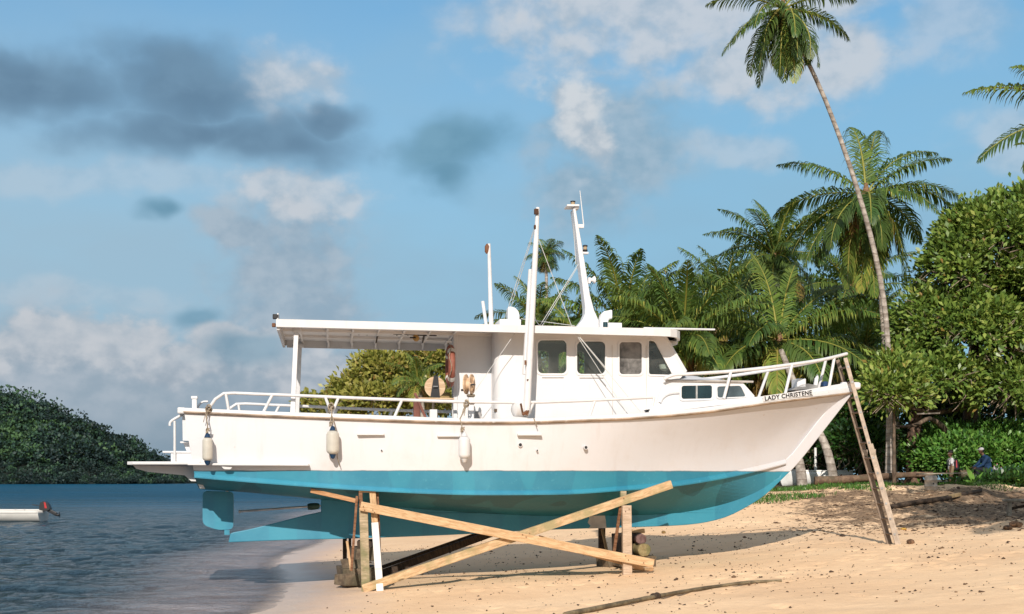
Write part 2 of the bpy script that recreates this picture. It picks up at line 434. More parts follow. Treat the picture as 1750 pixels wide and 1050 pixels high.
# ---------------------------------------------------------------- sea
m_sea, nt, b = newmat('sea_water'); g = geopos(nt); sx_, sy_, sz_ = sep(nt, g)
dep = attr(nt, 'depth')
n_w = noise(nt, geopos(nt, (.5, .9, 1)), .9, 4, .55, .3)
deep = mixc(nt, sy_.sm(42, 100), (.022, .048, .064), (.002, .10, .19))
deep = mixc(nt, noise(nt, geopos(nt, (.12, .5, 1)), .5, 4).sm(.42, .58)*sy_.sm(26, 60)*.65, deep, (.004, .05, .085))
deep = mixc(nt, noise(nt, geopos(nt, (.25, 1, 1)), 1.3, 5, .7).sm(.55, .72)*.5, deep, (.10, .17, .22))
shal = mixc(nt, n_w.sm(.35, .65), (.28, .235, .24), (.44, .37, .365))
c = mixc(nt, (dep+(n_w-.5)*.22).sm(.06, .5), shal, deep)
fo = (dep+(noise(nt, g, 3, 3)-.5)*.02); c = mixc(nt, fo.sm(-.012, .0)*fo.sm(.022, .006)*noise(nt, g, 7, 4, .7).sm(.45, .62)*.7, c, (.62, .6, .58))
setp(nt, b, Base_Color=c, Roughness=sy_.sm(30, 160)*.3+.06, IOR=1.33)
nt.links.new((sy_.sm(105, 45)*.52+.05).k, b.inputs['Specular IOR Level'])
w1 = noise(nt, geopos(nt, (.5, 1, 1)), 2.9, 6, .66, .4); w2 = noise(nt, geopos(nt, (.6, 1, 1)), 11, 4, .65, .4); w3 = noise(nt, geopos(nt, (.5, 1, 1)), .28, 3, .5)
bn = bump(nt, w3, .8, .6); bn = bump(nt, w1, 1, .42, bn); bn = bump(nt, w2, 1, .13, bn)
nt.links.new(bn.k, b.inputs['Normal'])
tp = nt.nodes.new('ShaderNodeBsdfTransparent'); mx = nt.nodes.new('ShaderNodeMixShader')
nt.links.new((dep+(w1-.5)*.03).sm(-.012, .035).k, mx.inputs[0]); nt.links.new(tp.outputs[0], mx.inputs[1]); nt.links.new(b.outputs[0], mx.inputs[2])
nt.links.new(mx.outputs[0], nt.nodes['Material Output'].inputs[0])
xs = axis([(-4000, -500, 500), (-500, -100, 30), (-100, -45, 2.5), (-45, -22, .4), (-22, -2, .13), (-2, 30, 4), (30, 4000, 500)])
ys = axis([(-200, 0, 20), (0, 12, 1), (12, 50, .12), (50, 110, .5), (110, 300, 10), (300, 900, 60), (900, 9000, 600)])
XX, YY = np.meshgrid(xs, ys)
amp = .085*(1-ss(YY, 60, 108))*(1-ss(-XX, 20, 44))*ss(YY, 10, 14)
dpt = -gz(XX, YY, False)
k = ss(dpt, .0, .4)*.8+.2
ZZ = .0+amp*k*(1.2*(hsh(XX*.5+YY*.1, YY, 1.1, 11)-.5)+.9*(hsh(XX*.6, YY+XX*.2, 2.4, 12)-.5)+.5*(hsh(XX*.7, YY-XX*.15, 4.3, 13)-.5))
V = np.stack([XX, YY, ZZ], -1).reshape(-1, 3); nx = len(xs); ny = len(ys)
ii, jj = np.meshgrid(np.arange(nx-1), np.arange(ny-1)); q0 = (jj*nx+ii).ravel()
Fq = np.stack([q0, q0+1, q0+nx+1, q0+nx], -1)
sea = npmesh('sea', V, Fq, m_sea, fattr={'depth': ('POINT', np.clip(dpt, -1, 5).ravel())}, smooth=True); tag(sea, kind='structure')

# ---------------------------------------------------------------- far island: hill + its forest
prof_x = [-4000, -1500, -500, 0, 60, 120, 190, 216, 250, 268, 300, 335, 350]
prof_y = [590, 590, 612, 689, 711, 736, 766, 781, 801, 813, 818, 824, 832]
def hill_z(X, Y):
    px = CX+X/600*F; ridge = (HY-np.interp(px, prof_x, prof_y))/F*600+1.0
    t = ss(Y, 540-18*np.sin(X*.02), 620); back = 1-ss(Y, 640, 900)
    lump = .9+.12*np.sin(X*.045+Y*.03)+.08*np.sin(X*.11-Y*.06)
    return np.where(ridge > .3, ridge*np.minimum(t, 1)**.8*back*np.where(t < .95, lump, 1)-.3, -3)
m_hill = paint('hill_ground', (.012, .022, .016), .9, .3)
hx = np.arange(-1500, -130, 9.0); hy = np.arange(515, 900, 8.0); HX, HYY = np.meshgrid(hx, hy); HZ = hill_z(HX, HYY)
V = np.stack([HX, HYY, HZ], -1).reshape(-1, 3); nx = len(hx); ny = len(hy)
ii, jj = np.meshgrid(np.arange(nx-1), np.arange(ny-1)); q0 = (jj*nx+ii).ravel()
o = npmesh('island_hill', V, np.stack([q0, q0+1, q0+nx+1, q0+nx], -1), m_hill, smooth=True); tag(o, kind='structure')

# ---------------------------------------------------------------- leaves
def leaf_mat(name, stops, trans=.3, gloss=.35, hue=0):
    m, nt, b = newmat(name)
    a = attr(nt, 'c'); cc = ramp(nt, a, stops)
    n = noise(nt, geopos(nt), .9, 3)
    cc = mixc(nt, n.sm(.35, .65)*.2, cc, tuple(x*.5 for x in stops[len(stops)//2][1]))
    setp(nt, b, Base_Color=cc, Roughness=gloss); b.inputs['Specular IOR Level'].default_value = .35
    t = nt.nodes.new('ShaderNodeBsdfTranslucent'); nt.links.new(mixc(nt, .5, cc, (.34, .40, .05)).k, t.inputs[0])
    mx = nt.nodes.new('ShaderNodeMixShader'); mx.inputs[0].default_value = trans
    nt.links.new(b.outputs[0], mx.inputs[1]); nt.links.new(t.outputs[0], mx.inputs[2])
    nt.links.new(mx.outputs[0], nt.nodes['Material Output'].inputs[0]); return m
def unit(a): return a/np.maximum(np.linalg.norm(a, axis=-1, keepdims=True), 1e-9)
def leaves(P0, D, Nn, L, Wd, fold=.18):
    """diamond leaves: base point, direction, face normal, length, width"""
    D = unit(D); Sd = unit(np.cross(D, Nn)); Nn = np.cross(Sd, D)
    L = L[:, None]; Wd = Wd[:, None]
    v0 = P0; v1 = P0+D*L*.55+Sd*Wd*.5+Nn*Wd*fold; v2 = P0+D*L-Nn*L*.12; v3 = P0+D*L*.55-Sd*Wd*.5+Nn*Wd*fold
    V = np.stack([v0, v1, v2, v3], 1).reshape(-1, 3); n = len(P0)
    return V, np.arange(n*4).reshape(n, 4)
def leaf_cloud(r, ells, clumps, per, ll, lw, spread, up=.35, shell=(.72, 1.04), cbase=.45, floor=None):
    """leaf clumps over lumpy ellipsoids"""
    vol = np.array([e[3]*e[4]+e[4]*e[5]+e[3]*e[5] for e in ells]); pick = r.choice(len(ells), clumps, p=vol/vol.sum())
    E = np.array(ells)[pick]; d = unit(r.normal(size=(clumps, 3))); d[:, 2] = np.where(d[:, 2] < -.45, -d[:, 2], d[:, 2])
    rad = r.uniform(shell[0], shell[1], clumps)**.7
    lump = 1+.16*np.sin(d[:, 0]*5+E[:, 0])*np.cos(d[:, 2]*6+E[:, 1])
    C = E[:, :3]+d*E[:, 3:6]*(rad*lump)[:, None]
    # clumps gather on boughs so that the surface breaks into lit tufts and dark hollows
    nb = max(6, clumps//11); bi = r.choice(clumps, nb, replace=False); B = C[bi]
    for a0 in range(0, clumps, 500):
        dd_ = ((C[a0:a0+500, None, :]-B[None])**2).sum(-1); j = dd_.argmin(1); C[a0:a0+500] += (B[j]-C[a0:a0+500])*.5
    C += r.normal(size=C.shape)*spread*.5
    bt_ = r.normal(0, .1, nb)
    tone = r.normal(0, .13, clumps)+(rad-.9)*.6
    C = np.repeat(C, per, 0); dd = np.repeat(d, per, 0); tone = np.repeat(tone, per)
    n = len(C); off = r.normal(size=(n, 3))*spread
    P0 = C+off
    D = unit(dd*.7+unit(off)*.8+r.normal(size=(n, 3))*.45+np.array([0, 0, up])*.6)
    Nn = unit(dd*.7+np.array([0, -.45, .55])+r.normal(size=(n, 3))*.42)
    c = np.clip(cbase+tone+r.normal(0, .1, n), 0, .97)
    c = np.where(r.random(n) < .012, .99, c)
    keep = np.ones(n, bool) if floor is None else P0[:, 2] > floor
    L = r.uniform(.7, 1.2, n)*ll; Wd = L/ll*lw
    return P0[keep], D[keep], Nn[keep], L[keep], Wd[keep], c[keep]
m_isl = leaf_mat('island_leaves', [(0, (.010, .022, .027)), (.5, (.019, .042, .042)), (.8, (.04, .095, .05)), (1, (.075, .15, .055))], .1, .6)  # cloud shade and distance haze are painted into these dark bluish colours
r = np.random.default_rng(3); N = 4200
tx = r.uniform(-420, -150, N*2); ty = 528+r.random(N*2)**1.2*105
tz = hill_z(tx, ty); ok = tz > -.2; tx, ty, tz = tx[ok][:N], ty[ok][:N], tz[ok][:N]; N = len(tx)
rad = np.clip(2.0*np.exp(r.normal(.35, .45, N)), 1.6, 7.5)*np.clip(tz/9, .45, 1); K = 85
C = np.repeat(np.stack([tx, ty, tz+rad*.5], 1), K, 0); rr = np.repeat(rad, K); d = unit(r.normal(size=(N*K, 3))); d[:, 2] = np.abs(d[:, 2])*1.1-.15
P0 = C+d*rr[:, None]*r.uniform(.75, 1.05, (N*K, 1))
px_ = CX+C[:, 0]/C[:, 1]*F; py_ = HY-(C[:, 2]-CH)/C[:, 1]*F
light = np.exp(-((px_-25)/50)**2-((py_-735-(px_-20)*.25)/38)**2)*.8  # sunlit patch of the hill, painted as lighter leaf colour
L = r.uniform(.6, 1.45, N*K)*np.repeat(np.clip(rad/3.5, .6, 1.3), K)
cc = np.clip(np.repeat(r.normal(.28, .2, N), K)+d[:, 2]*.32+r.normal(0, .07, N*K)+light*.65, 0, 1)  # crown tops lighter, undersides darker: shading put into the leaf colour
V, Fq = leaves(P0-d*.5, unit(d+r.normal(size=d.shape)*.6), unit(d+r.normal(size=d.shape)*.5), L, L*.75)
o = npmesh('island_forest', V, Fq, m_isl, fattr={'c': ('FACE', cc)}); tag(o, 'dark forest covering the far hill across the water', 'forest', kind='stuff')
# ================================================================ the fishing boat
boat = empty('fishing_boat', BO, YAW)
tag(boat, 'large white and teal wooden fishing boat propped up on timbers on the sand', 'boat')
WH = paint('boat_white', (.68, .67, .665), .42, .035, (.42, .33, .25), .22, chips=1)
WH2 = paint('cabin_white', (.74, .73, .73), .42, .03, (.46, .38, .3), .16, chips=.4)
WHR = paint('rail_white', (.70, .69, .69), .4, .06, (.35, .22, .13), .35, scale=6, chips=1)
DKM = paint('black_plastic', (.02, .02, .022), .45, .2)
BRS = paint('tarnished_metal', (.22, .18, .13), .5, .3, metal=.7)
STL = paint('steel', (.5, .5, .5), .35, .2, metal=.8)
RST = paint('rusty_iron', (.16, .07, .035), .8, .4)
RED = paint('faded_red_paint', (.24, .08, .055), .6, .25, (.5, .4, .33), .4)
ROPE = paint('old_rope', (.36, .29, .21), .9, .3, scale=30)
# ---- hull material: teal antifouling below z~2.0, white above, grime
m_hull, nt, b = newmat('hull_paint'); g = coords(nt); hx_, hy_, hz_ = sep(nt, g)
wob = noise(nt, coords(nt, scale=(1, 1, .1)), 2.6, 4); st = noise(nt, coords(nt, scale=(5, 5, .35)), 1.6, 5, .6); bl = noise(nt, g, 1.4, 5, .6); fn = noise(nt, g, 16, 4, .6)
wl = val(nt, 0)+hz_+(wob-.5)*.035-hx_*.0008
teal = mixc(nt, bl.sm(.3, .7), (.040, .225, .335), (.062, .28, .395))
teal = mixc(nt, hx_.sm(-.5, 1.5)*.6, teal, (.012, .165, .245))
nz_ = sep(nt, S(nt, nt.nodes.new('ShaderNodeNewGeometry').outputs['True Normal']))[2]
teal = mixc(nt, nz_.sm(-.45, -.7)*.8, teal, (.006, .085, .105))  # downward faces darker: shade under the chine painted into the teal
teal = mixc(nt, noise(nt, coords(nt, scale=(1.1, 1, .05)), 1.1, 1).sm(.48, .5)*.22, teal, (.05, .36, .46))
teal = mixc(nt, fn.sm(.58, .75)*.25, teal, (.12, .42, .5))
teal = mixc(nt, st.sm(.6, .8)*.25, teal, (.02, .13, .17))
wht = mixc(nt, st.sm(.5, .85)*.28, (.70, .69, .70), (.50, .43, .38))
wht = mixc(nt, hx_.sm(-2.0, 5.5)*.6, wht, (.45, .44, .46))  # white darkened toward the bow, its turned-away shading put into the colour
rs = noise(nt, coords(nt, scale=(9, 9, .25)), 1.3, 3, .5); wht = mixc(nt, rs.sm(.68, .78)*noise(nt, g, .8, 2).sm(.5, .62)*.28, wht, (.36, .24, .15))
wht = mixc(nt, bl.sm(.52, .75)*.22, wht, (.5, .44, .39))
low = hz_.sm(2.35, 2.0)*bl.sm(.4, .7)
wht = mixc(nt, low*.22, wht, (.55, .46, .38))
chipn = noise(nt, g, 11, 8, .7); chipz = noise(nt, g, 1.3, 2)
wht = mixc(nt, chipn.sm(.70, .73)*chipz.sm(.57, .66), wht, (.24, .12, .06))
dd1 = noise(nt, g, 4.5, 2)
wht = mixc(nt, dd1.sm(.76, .80)*.35, wht, (.42, .33, .25))
edge = (wl-1.995)
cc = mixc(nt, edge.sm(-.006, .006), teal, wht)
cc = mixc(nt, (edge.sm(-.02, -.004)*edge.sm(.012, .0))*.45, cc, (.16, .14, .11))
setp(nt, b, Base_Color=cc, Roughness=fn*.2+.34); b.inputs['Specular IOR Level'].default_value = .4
nt.links.new(bump(nt, noise(nt, coords(nt, scale=(.5, 1, 1)), 2.2, 4), .22, .03, bump(nt, fn, .12, .006)).k, b.inputs['Normal'])

NS = 61
def cur(pts, n=NS): return spline([P(*p) for p in pts], n)
sheer_pts = [(310, 697, -1.37), (460, 703.5, -1.52), (620, 709, -1.61), (780, 715, -1.63), (900, 715.5, -1.6), (1000, 711.5, -1.55), (1080, 707, -1.47), (1200, 697, -1.2), (1320, 680, -.8), (1416, 667, -.3), (1453, 662, -.01)]
rub_pts = [(315, 705.5, -1.37), (464, 712, -1.52), (620, 718, -1.61), (780, 723, -1.63), (900, 723, -1.6), (1000, 719.5, -1.55), (1080, 716, -1.47), (1200, 706, -1.2), (1320, 689, -.8), (1416, 677, -.3), (1453, 672, -.01)]
chine_pts = [(333, 816, -1.25), (440, 825, -1.33), (620, 838, -1.40), (776, 845, -1.40), (900, 845.5, -1.34), (980, 844, -1.25), (1053, 839, -1.1), (1150, 831, -.83), (1230, 818.5, -.52), (1284, 807, -.3), (1320, 798, -.14), (1354, 789, -.01)]
rab_pts = [(346, 836, 0), (430, 842, 0), (548, 854, 0), (728, 871, 0), (896, 881, 0), (1020, 882, 0), (1150, 878, 0), (1230, 864, 0), (1290, 843, 0), (1330, 818, 0), (1352, 796, 0), (1356, 789, 0)]
rub = cur(rub_pts); chi = cur(chine_pts); rab = cur(rab_pts)
for p in rab: p.y = -.055
rows = []
NT = 9
for k in range(NT+1):
    t = k/NT; row = []
    for i in range(NS):
        a, c = rub[i], chi[i]; q = i/(NS-1); p = a.lerp(c, t)
        p.y += (-.05*(1-q)+.16*ss(q, .45, .85)*(1-ss(q, .9, 1)*.6))*math.sin(PI*t)*(1 if q > .45 else .7)
        if q > .93: p.y = min(p.y, -.01)
        row.append(p)
    rows.append(row)
for k in range(1, 8):
    t = k/7; row = []
    for i in range(NS):
        a, c = chi[i], rab[i]; q = i/(NS-1); p = a.lerp(c, t)
        p.z -= .07*math.sin(PI*t)*(1-q)
        row.append(p)
    rows.append(row)
h = MB(); h.grid(rows); h.grid([[mir(p) for p in r] for r in rows][::-1])
# transom
tn = [r[0] for r in rows]
h.grid([tn, [Vector((p.x+.0, 0, p.z)) for p in tn], [mir(p) for p in tn]])
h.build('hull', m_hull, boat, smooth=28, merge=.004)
# keel, deadwood and stem
kb = spline([P(*p) for p in [(391, 927, 0), (480, 923.5, 0), (600, 920.5, 0), (728, 916, 0), (824, 911.5, 0), (900, 907, 0), (996, 903.5, 0), (1116, 900, 0), (1188, 895.5, 0), (1236, 885, 0), (1272, 868, 0), (1306, 846, 0), (1340, 814, 0), (1361, 793, 0), (1400, 744, 0), (1455, 673, 0)]], 70)
top = [P(*p, 0) for p in [(1438, 668), (1392, 724), (1352, 775), (1338, 788), (1338, 800), (1330, 816), (1290, 838), (1230, 859), (1150, 873), (1020, 877), (896, 876), (728, 866), (549, 850)]]
ap = [P(*p, 0) for p in [(548.5, 856), (548.5, 875), (520, 881), (474, 893), (425, 905), (399, 910), (394, 912)]]
poly = kb+top+ap
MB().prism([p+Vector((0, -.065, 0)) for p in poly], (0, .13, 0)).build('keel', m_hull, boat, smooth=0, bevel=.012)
MB().prism([P(*p, 0)+Vector((0, -.07, 0)) for p in [(384, 906), (393, 906), (393, 914), (384, 914)]], (0, .14, 0)).build('rudder_shoe', m_hull, boat, 0)
pr = paint('grey_primer', (.55, .5, .45), .8, .2)
MB().prism([P(*p, 0)+Vector((0, -.069, 0)) for p in [(1003, 879.5), (1006, 886), (1003, 893), (1008, 899), (1004, 903.4), (1035, 902.6), (1034, 890), (1032, 878.5)]], (0, .003, 0)).build('primer_patch', pr, boat, 0)
# rudder
rp = rpoly([(346.5, 839), (399.5, 840.5), (399, 905), (372, 906), (346.5, 897)], 9)
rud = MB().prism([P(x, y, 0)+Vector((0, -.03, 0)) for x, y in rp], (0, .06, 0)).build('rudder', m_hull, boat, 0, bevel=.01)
MB().tube([P(388, 845, 0), P(388, 826, 0)], .028, 10).build('rudder_stock', STL, boat)
MB().tube([P(408, 874.5, 0), P(548, 864.5, 0)], .019, 10).tube([P(408, 874.5, 0), P(412, 874.2, 0)], .03, 10).build('propeller_shaft', STL, boat)
MB().lathe([(.04, 0), (.055, .04), (.06, .14), (.05, .2)], P(546, 865, 0), P(408, 874.5, 0)-P(548, 864.5, 0), 14).build('stern_bearing', paint('green_bronze', (.04, .1, .08), .6, .3), boat)
# spray rail along the chine
def outward(path, d, dz=0):
    out = []
    for i, p in enumerate(path):
        t = path[min(i+1, len(path)-1)]-path[max(i-1, 0)]; n = Vector((t.y, -t.x, 0)).normalized()
        if n.y > 0 and abs(t.y) < abs(t.x): n = -n
        out.append(p+n*d+Vector((0, 0, dz)))
    return out
for s in (0, 1):
    b = MB(); f = (lambda p: mir(p)) if s else (lambda p: p); N2 = NS-1
    c = chi[:N2]; prof = [outward(c, -.03, .10), outward(c, .004, .085), outward(c, .06, .012), outward(c, .055, -.008), outward(c, -.03, -.01)]
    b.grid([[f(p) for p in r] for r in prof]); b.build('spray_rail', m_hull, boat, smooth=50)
# gunwale: band + cap + inner face
she = cur(sheer_pts)
for s in (0, 1):
    f = (lambda p: mir(p)) if s else (lambda p: p)
    b = MB(); r0 = outward(rub, -.02, .0); r1 = outward(rub, .05, .002); r1b = outward(rub, .052, .018)
    t0 = outward(she, .045, -.012); t0b = outward(she, .032, 0); t1 = outward(she, -.13, 0); t2 = outward(she, -.13, -.09)
    for q in (t1, t2):
        for i, p in enumerate(q): p.y = min(p.y, 0)
    b.grid([[f(p) for p in r] for r in (r0, r1, r1b, t0, t0b, t1, t2)]); b.build('gunwale', WH, boat, smooth=50)
    rb = MB(); ri = outward(rub, .0, -.02); rr_ = [outward(rub, .055, .0), outward(rub, .068, .004), outward(rub, .068, .02), outward(rub, .05, .024)]
    rb.grid([[f(p) for p in r] for r in [ri]+rr_]); rb.build('rubbing_strake', paint('strake_brown', (.46, .35, .26), .7, .3, (.68, .64, .6), .9), boat, smooth=50)
# aft end rail of the gunwale across the transom
e0 = she[0]; b = MB(); b.beam(e0+Vector((.0, -.04, -.045)), mir(e0)+Vector((0, .04, -.045)), .12, .1); b.build('transom_cap', WH, boat, 0, bevel=.02)
# bulwark inside + deck
ind = [Vector((p.x, min(p.y+.13, 0), p.z-.09)) for p in she]; low_ = [Vector((p.x, p.y+.06, p.z-.42)) for p in ind]
n_aft = 33
b = MB(); b.grid([ind[:n_aft], low_[:n_aft]]); b.grid([[mir(p) for p in r[:n_aft]] for r in (low_, ind)])
b.build('bulwark', WH2, boat)
dk = MB(); dk.grid([low_[:n_aft], [Vector((p.x, 0, p.z+.03)) for p in low_[:n_aft]], [mir(p) for p in low_[:n_aft]]]); dk.build('deck', paint('deck_grey', (.62, .60, .57), .7, .2), boat)
# raised foredeck bulwark with name board
fw_t = [P(*p) for p in [(1113, 694, -1.40), (1160, 690, -1.30), (1219, 684.5, -1.13), (1303, 677.5, -.87), (1380, 666, -.5), (1430, 657.5, -.2), (1455, 653.5, -.02)]]
fw_b = [P(*p) for p in [(1108, 706, -1.40), (1160, 701, -1.30), (1219, 694, -1.13), (1303, 684, -.87), (1380, 672, -.5), (1430, 666, -.2), (1455, 663, -.02)]]
ft = spline(fw_t, 30); fb = spline(fw_b, 30)
for s in (0, 1):
    f = (lambda p: mir(p)) if s else (lambda p: p)
    b = MB(); rws = [fb, outward(ft, .0, -.015), outward(ft, -.012, 0), [Vector((p.x, min(p.y+.05, 0), p.z)) for p in ft], [Vector((p.x, min(p.y+.05, 0), p.z-.08)) for p in ft]]
    b.grid([[f(p) for p in r] for r in rws]); b.build('foredeck_coaming', WH2, boat, smooth=50)
fd = [Vector((p.x, min(p.y+.05, 0), p.z-.05)) for p in ft]
MB().grid([fd, [Vector((p.x, 0, p.z+.03)) for p in fd], [mir(p) for p in fd]]).build('foredeck', WH2, boat)
bt = P(1462, 657, 0)
MB().box(bt+Vector((-.1, 0, -.03)), (.36, .16, .13)).build('bow_fitting', WH2, boat, 40, bevel=.04)
# name board with its lettering
pa, pb = P(1303, 686.8, -.905), P(1387.5, 675.3, -.53); pt = P(1303, 677.6, -.905)
xd = (pb-pa).normalized(); out_ = Vector((xd.y, -xd.x, 0)).normalized(); zd = xd.cross(-out_).normalized(); zd = zd if zd.z > 0 else -zd
hh = (P(1303, 677.2, -.905)-pa).length; ll_ = (pb-pa).length
A = pa+out_*.035
nb = MB().prism([A, A+xd*ll_, A+xd*ll_+zd*hh, A+zd*hh], -out_*.012).build('name_board', WH2, boat, 0)
# side shelf strakes / scupper marks / holes
for (x0, x1, yy) in ((610, 656, 742.3), (747, 785, 745), (884, 925, 743)):
    a, c_ = P(x0, yy, -1.60), P(x1, yy, -1.60)
    MB().beam(a, c_, .13, .035).build('side_cleat', WH, boat, 0, bevel=.006)
for x_, y_, r_ in ((889, 760.5, 2.8), (1001, 765, 2.6), (918, 770, 1.2), (652, 770, 1.2)):
    vv = -1.56 if x_ < 950 else -1.50
    c_ = P(x_, y_, vv); rr_ = r_/104
    MB().tube([c_+Vector((0, -.02, 0)), c_+Vector((0, .06, 0))], rr_*1.35, 14).build('outlet_ring', WH, boat)
    MB().tube([c_+Vector((0, -.024, 0)), c_+Vector((0, -.018, 0))], rr_, 14).build('outlet_hole', DKM, boat)
# swim platform, its moulded brackets, and side strake running forward
pz = P(216, 789.5, -1.2).z; ua = P(216, 789.5, -1.15).x; ub = P(331, 792, -1.3).x
plat = MB(); plat.prism([(ub+.1, -1.36, pz-.045), (ua+.1, -1.18, pz-.045), (ua, -1.08, pz-.045), (ua, 1.08, pz-.045), (ua+.1, 1.18, pz-.045), (ub+.1, 1.36, pz-.045)], (0, 0, .05))
plat.build('swim_platform', WH, boat, 0, bevel=.012)
for v_ in (-.9, -.3, .3, .84):
    pr_ = [P(x, y, -1.2) for x, y in [(222, 795), (228, 801), (248, 806.5), (285, 810), (312, 812.5), (318, 818), (323, 822.5), (332, 823), (339, 835), (347, 836), (336, 812), (331, 797)]]
    MB().prism([(p.x, v_, p.z) for p in pr_], (0, .06, 0)).build('platform_bracket', WH, boat, 0)
a = [P(x, y, v_) for x, y, v_ in ((322, 793.5, -1.37), (420, 794.2, -1.47), (528, 794.7, -1.51))]
b = MB(); b.beam(a[0], a[1], .14, .035); b.beam(a[1]+Vector((-.01, 0, 0)), a[2], .138, .034); b.build('side_strake', WH, boat, 0, bevel=.008)
MB().prism([P(x, y, -1.44)+Vector((0, -.02, 0)) for x, y in rpoly([(378, 797), (398, 797), (394, 802.5), (383, 802)], 2)], (0, .05, 0)).build('patched_hole', WH, boat, 0)
# boarding steps, stern handrails
MB().box(P(309, 781, -1.05)+Vector((.04, 0, 0)), (.36, .26, .16)).build('boarding_step', WH2, boat, 0, bevel=.01)
MB().box(P(304, 773, -1.05), (.44, .3, .03)).build('step_tread', WH2, boat, 0, bevel=.006)
MB().box(P(317, 756.5, -1.0), (.14, .26, .025)).build('step_tread', WH2, boat, 0, bevel=.006)
MB().prism([P(x, y, -1.02) for x, y in [(313, 757.5), (323, 757.5), (325, 773), (320, 773)]], (0, .03, 0)).build('step_bracket', WH2, boat, 0)
for v_ in (-1.2, 1.2):
    k = spline([P(x, y, -1.2) for x, y in [(316, 707), (304, 713), (294, 719), (290.5, 723), (290.3, 728)]], 14)
    MB().tube([(p.x, v_, p.z) for p in k], .022, 8).tube([(P(298.5, 718, -1.2).x, v_, P(0, 718, -1.2).z), (P(298.5, 789, -1.2).x, v_, pz)], .021, 8).build('stern_handrail', WHR, boat, 60)
c_ = P(332.5, 689, -1.2)
MB().box(c_+Vector((0, 0, -.04)), (.075, .075, .2)).box(c_+Vector((0, 0, .085)), (.1, .1, .045)).build('bollard', WH2, boat, 0, bevel=.008)
MB().tube(spline([P(x, y, -1.0) for x, y in [(338, 699), (339.5, 693), (347, 687), (355.5, 686.5)]], 10), .017, 8).build('grab_rail', WHR, boat, 60)
# ---- side rails (starboard is the near side)
def rail(pts, posts, v, r, mirror=False, name='side_rail', n=46):
    b = MB(); path = spline([P(*p) if len(p) == 3 else P(p[0], p[1], v) for p in pts], n)
    b.tube(path, r, 8)
    for q in posts:
        a = P(q[0], q[1], q[4] if len(q) > 4 else v); c = P(q[2], q[3], q[5] if len(q) > 5 else (q[4] if len(q) > 4 else v)); b.tube([a, c], r*.92, 8)
    if mirror: b.v = [mir(p) for p in b.v]
    return b.build(name, WHR, boat, 60)
aft = [(358, 697, -1.4), (364, 688, -1.42), (373, 677, -1.43), (386, 672.3, -1.44), (440, 673.8, -1.47), (497, 675.8, -1.5), (620, 681, -1.55), (700, 684, -1.57), (780, 686.6, -1.57), (895, 688, -1.55), (933, 687.2, -1.54), (1020, 683.8, -1.48), (1118, 679, -1.36)]
posts = [(386, 674, 391, 703, -1.44), (465, 676, 450, 705, -1.49), (556, 679, 567, 708, -1.53), (578, 681, 567, 708, -1.53), (687, 684, 674, 713, -1.57), (912, 688, 900, 714, -1.54), (1017, 684, 1007, 712, -1.48), (1118, 679, 1112, 705, -1.37)]
rail(aft, posts, -1.5, .026)
rail(aft, posts, -1.5, .026, True)
# bow rails
bow = [(1135, 648, -1.05), (1150, 641, -1.06), (1176, 639.5, -1.05), (1211, 637.5, -1.0), (1249, 635, -.93), (1300, 630, -.8), (1351, 623.5, -.62), (1398, 616.5, -.38), (1426, 610.5, -.2), (1447, 605, -.03)]
bpo = [(1249, 636, 1237, 682, -.93, -1.05), (1353.5, 624, 1342, 673, -.62, -.72), (1426, 611, 1417, 661, -.2, -.25)]
rail(bow, bpo, -.9, .03, name='bow_rail')
rail(bow, bpo, -.9, .03, True, name='bow_rail')
# foredeck gear
MB().box(P(1365, 656, .05), (.16, .3, .16)).build('deck_box', WH2, boat, 0, bevel=.01)
MB().prism([P(x, y, -.1) for x, y in [(1352, 667), (1371, 657), (1382, 656), (1398, 659), (1398, 664)]], (0, .35, 0)).build('fore_hatch', paint('grey_hatch', (.3, .29, .28), .6, .3), boat, 0)
MB().prism([P(x, y, 0) for x, y in [(1391, 660), (1393, 647), (1397.5, 640), (1399, 645), (1397, 660)]], (0, .04, 0)).build('anchor_bracket', WH2, boat, 0)
MB().box(P(1409, 657, .1), (.1, .16, .1)).build('rope_coil', paint('blue_rope', (.02, .06, .16), .8, .3), boat, 0, bevel=.03)

# ---- roof / canopy
RV = 1.45
rz0 = P(473, 546, -RV); rz1 = P(1128, 562.3, -RV)
sl_ = (rz1.z-rz0.z)/(rz1.x-rz0.x)
def rz(u): return rz0.z+(u-rz0.x)*sl_
ue = P(1156, 570, -.9).x; uf = P(1118, 570, -RV).x; ustart = rz0.x
def roof_out(inset=0, off=0):
    pts = [(ustart+inset, RV-inset), (ustart+inset, -RV+inset)]
    for k in range(13):
        a = -PI/2+PI*k/12; cs, sn = math.cos(a), math.sin(a)
        pts.append((uf+(ue+.12-uf-inset)*(abs(cs)**.6), (RV-inset)*math.copysign(abs(sn)**.75, sn)))
    return pts
ro = roof_out(); TH = .03
b = MB(); b.prism([(u, v, rz(u)-TH) for u, v in ro], (0, 0, TH)); RFM = paint('roof_white', (.84, .80, .77), .5, .03, (.5, .42, .34), .14); b.build('roof', RFM, boat, 0)
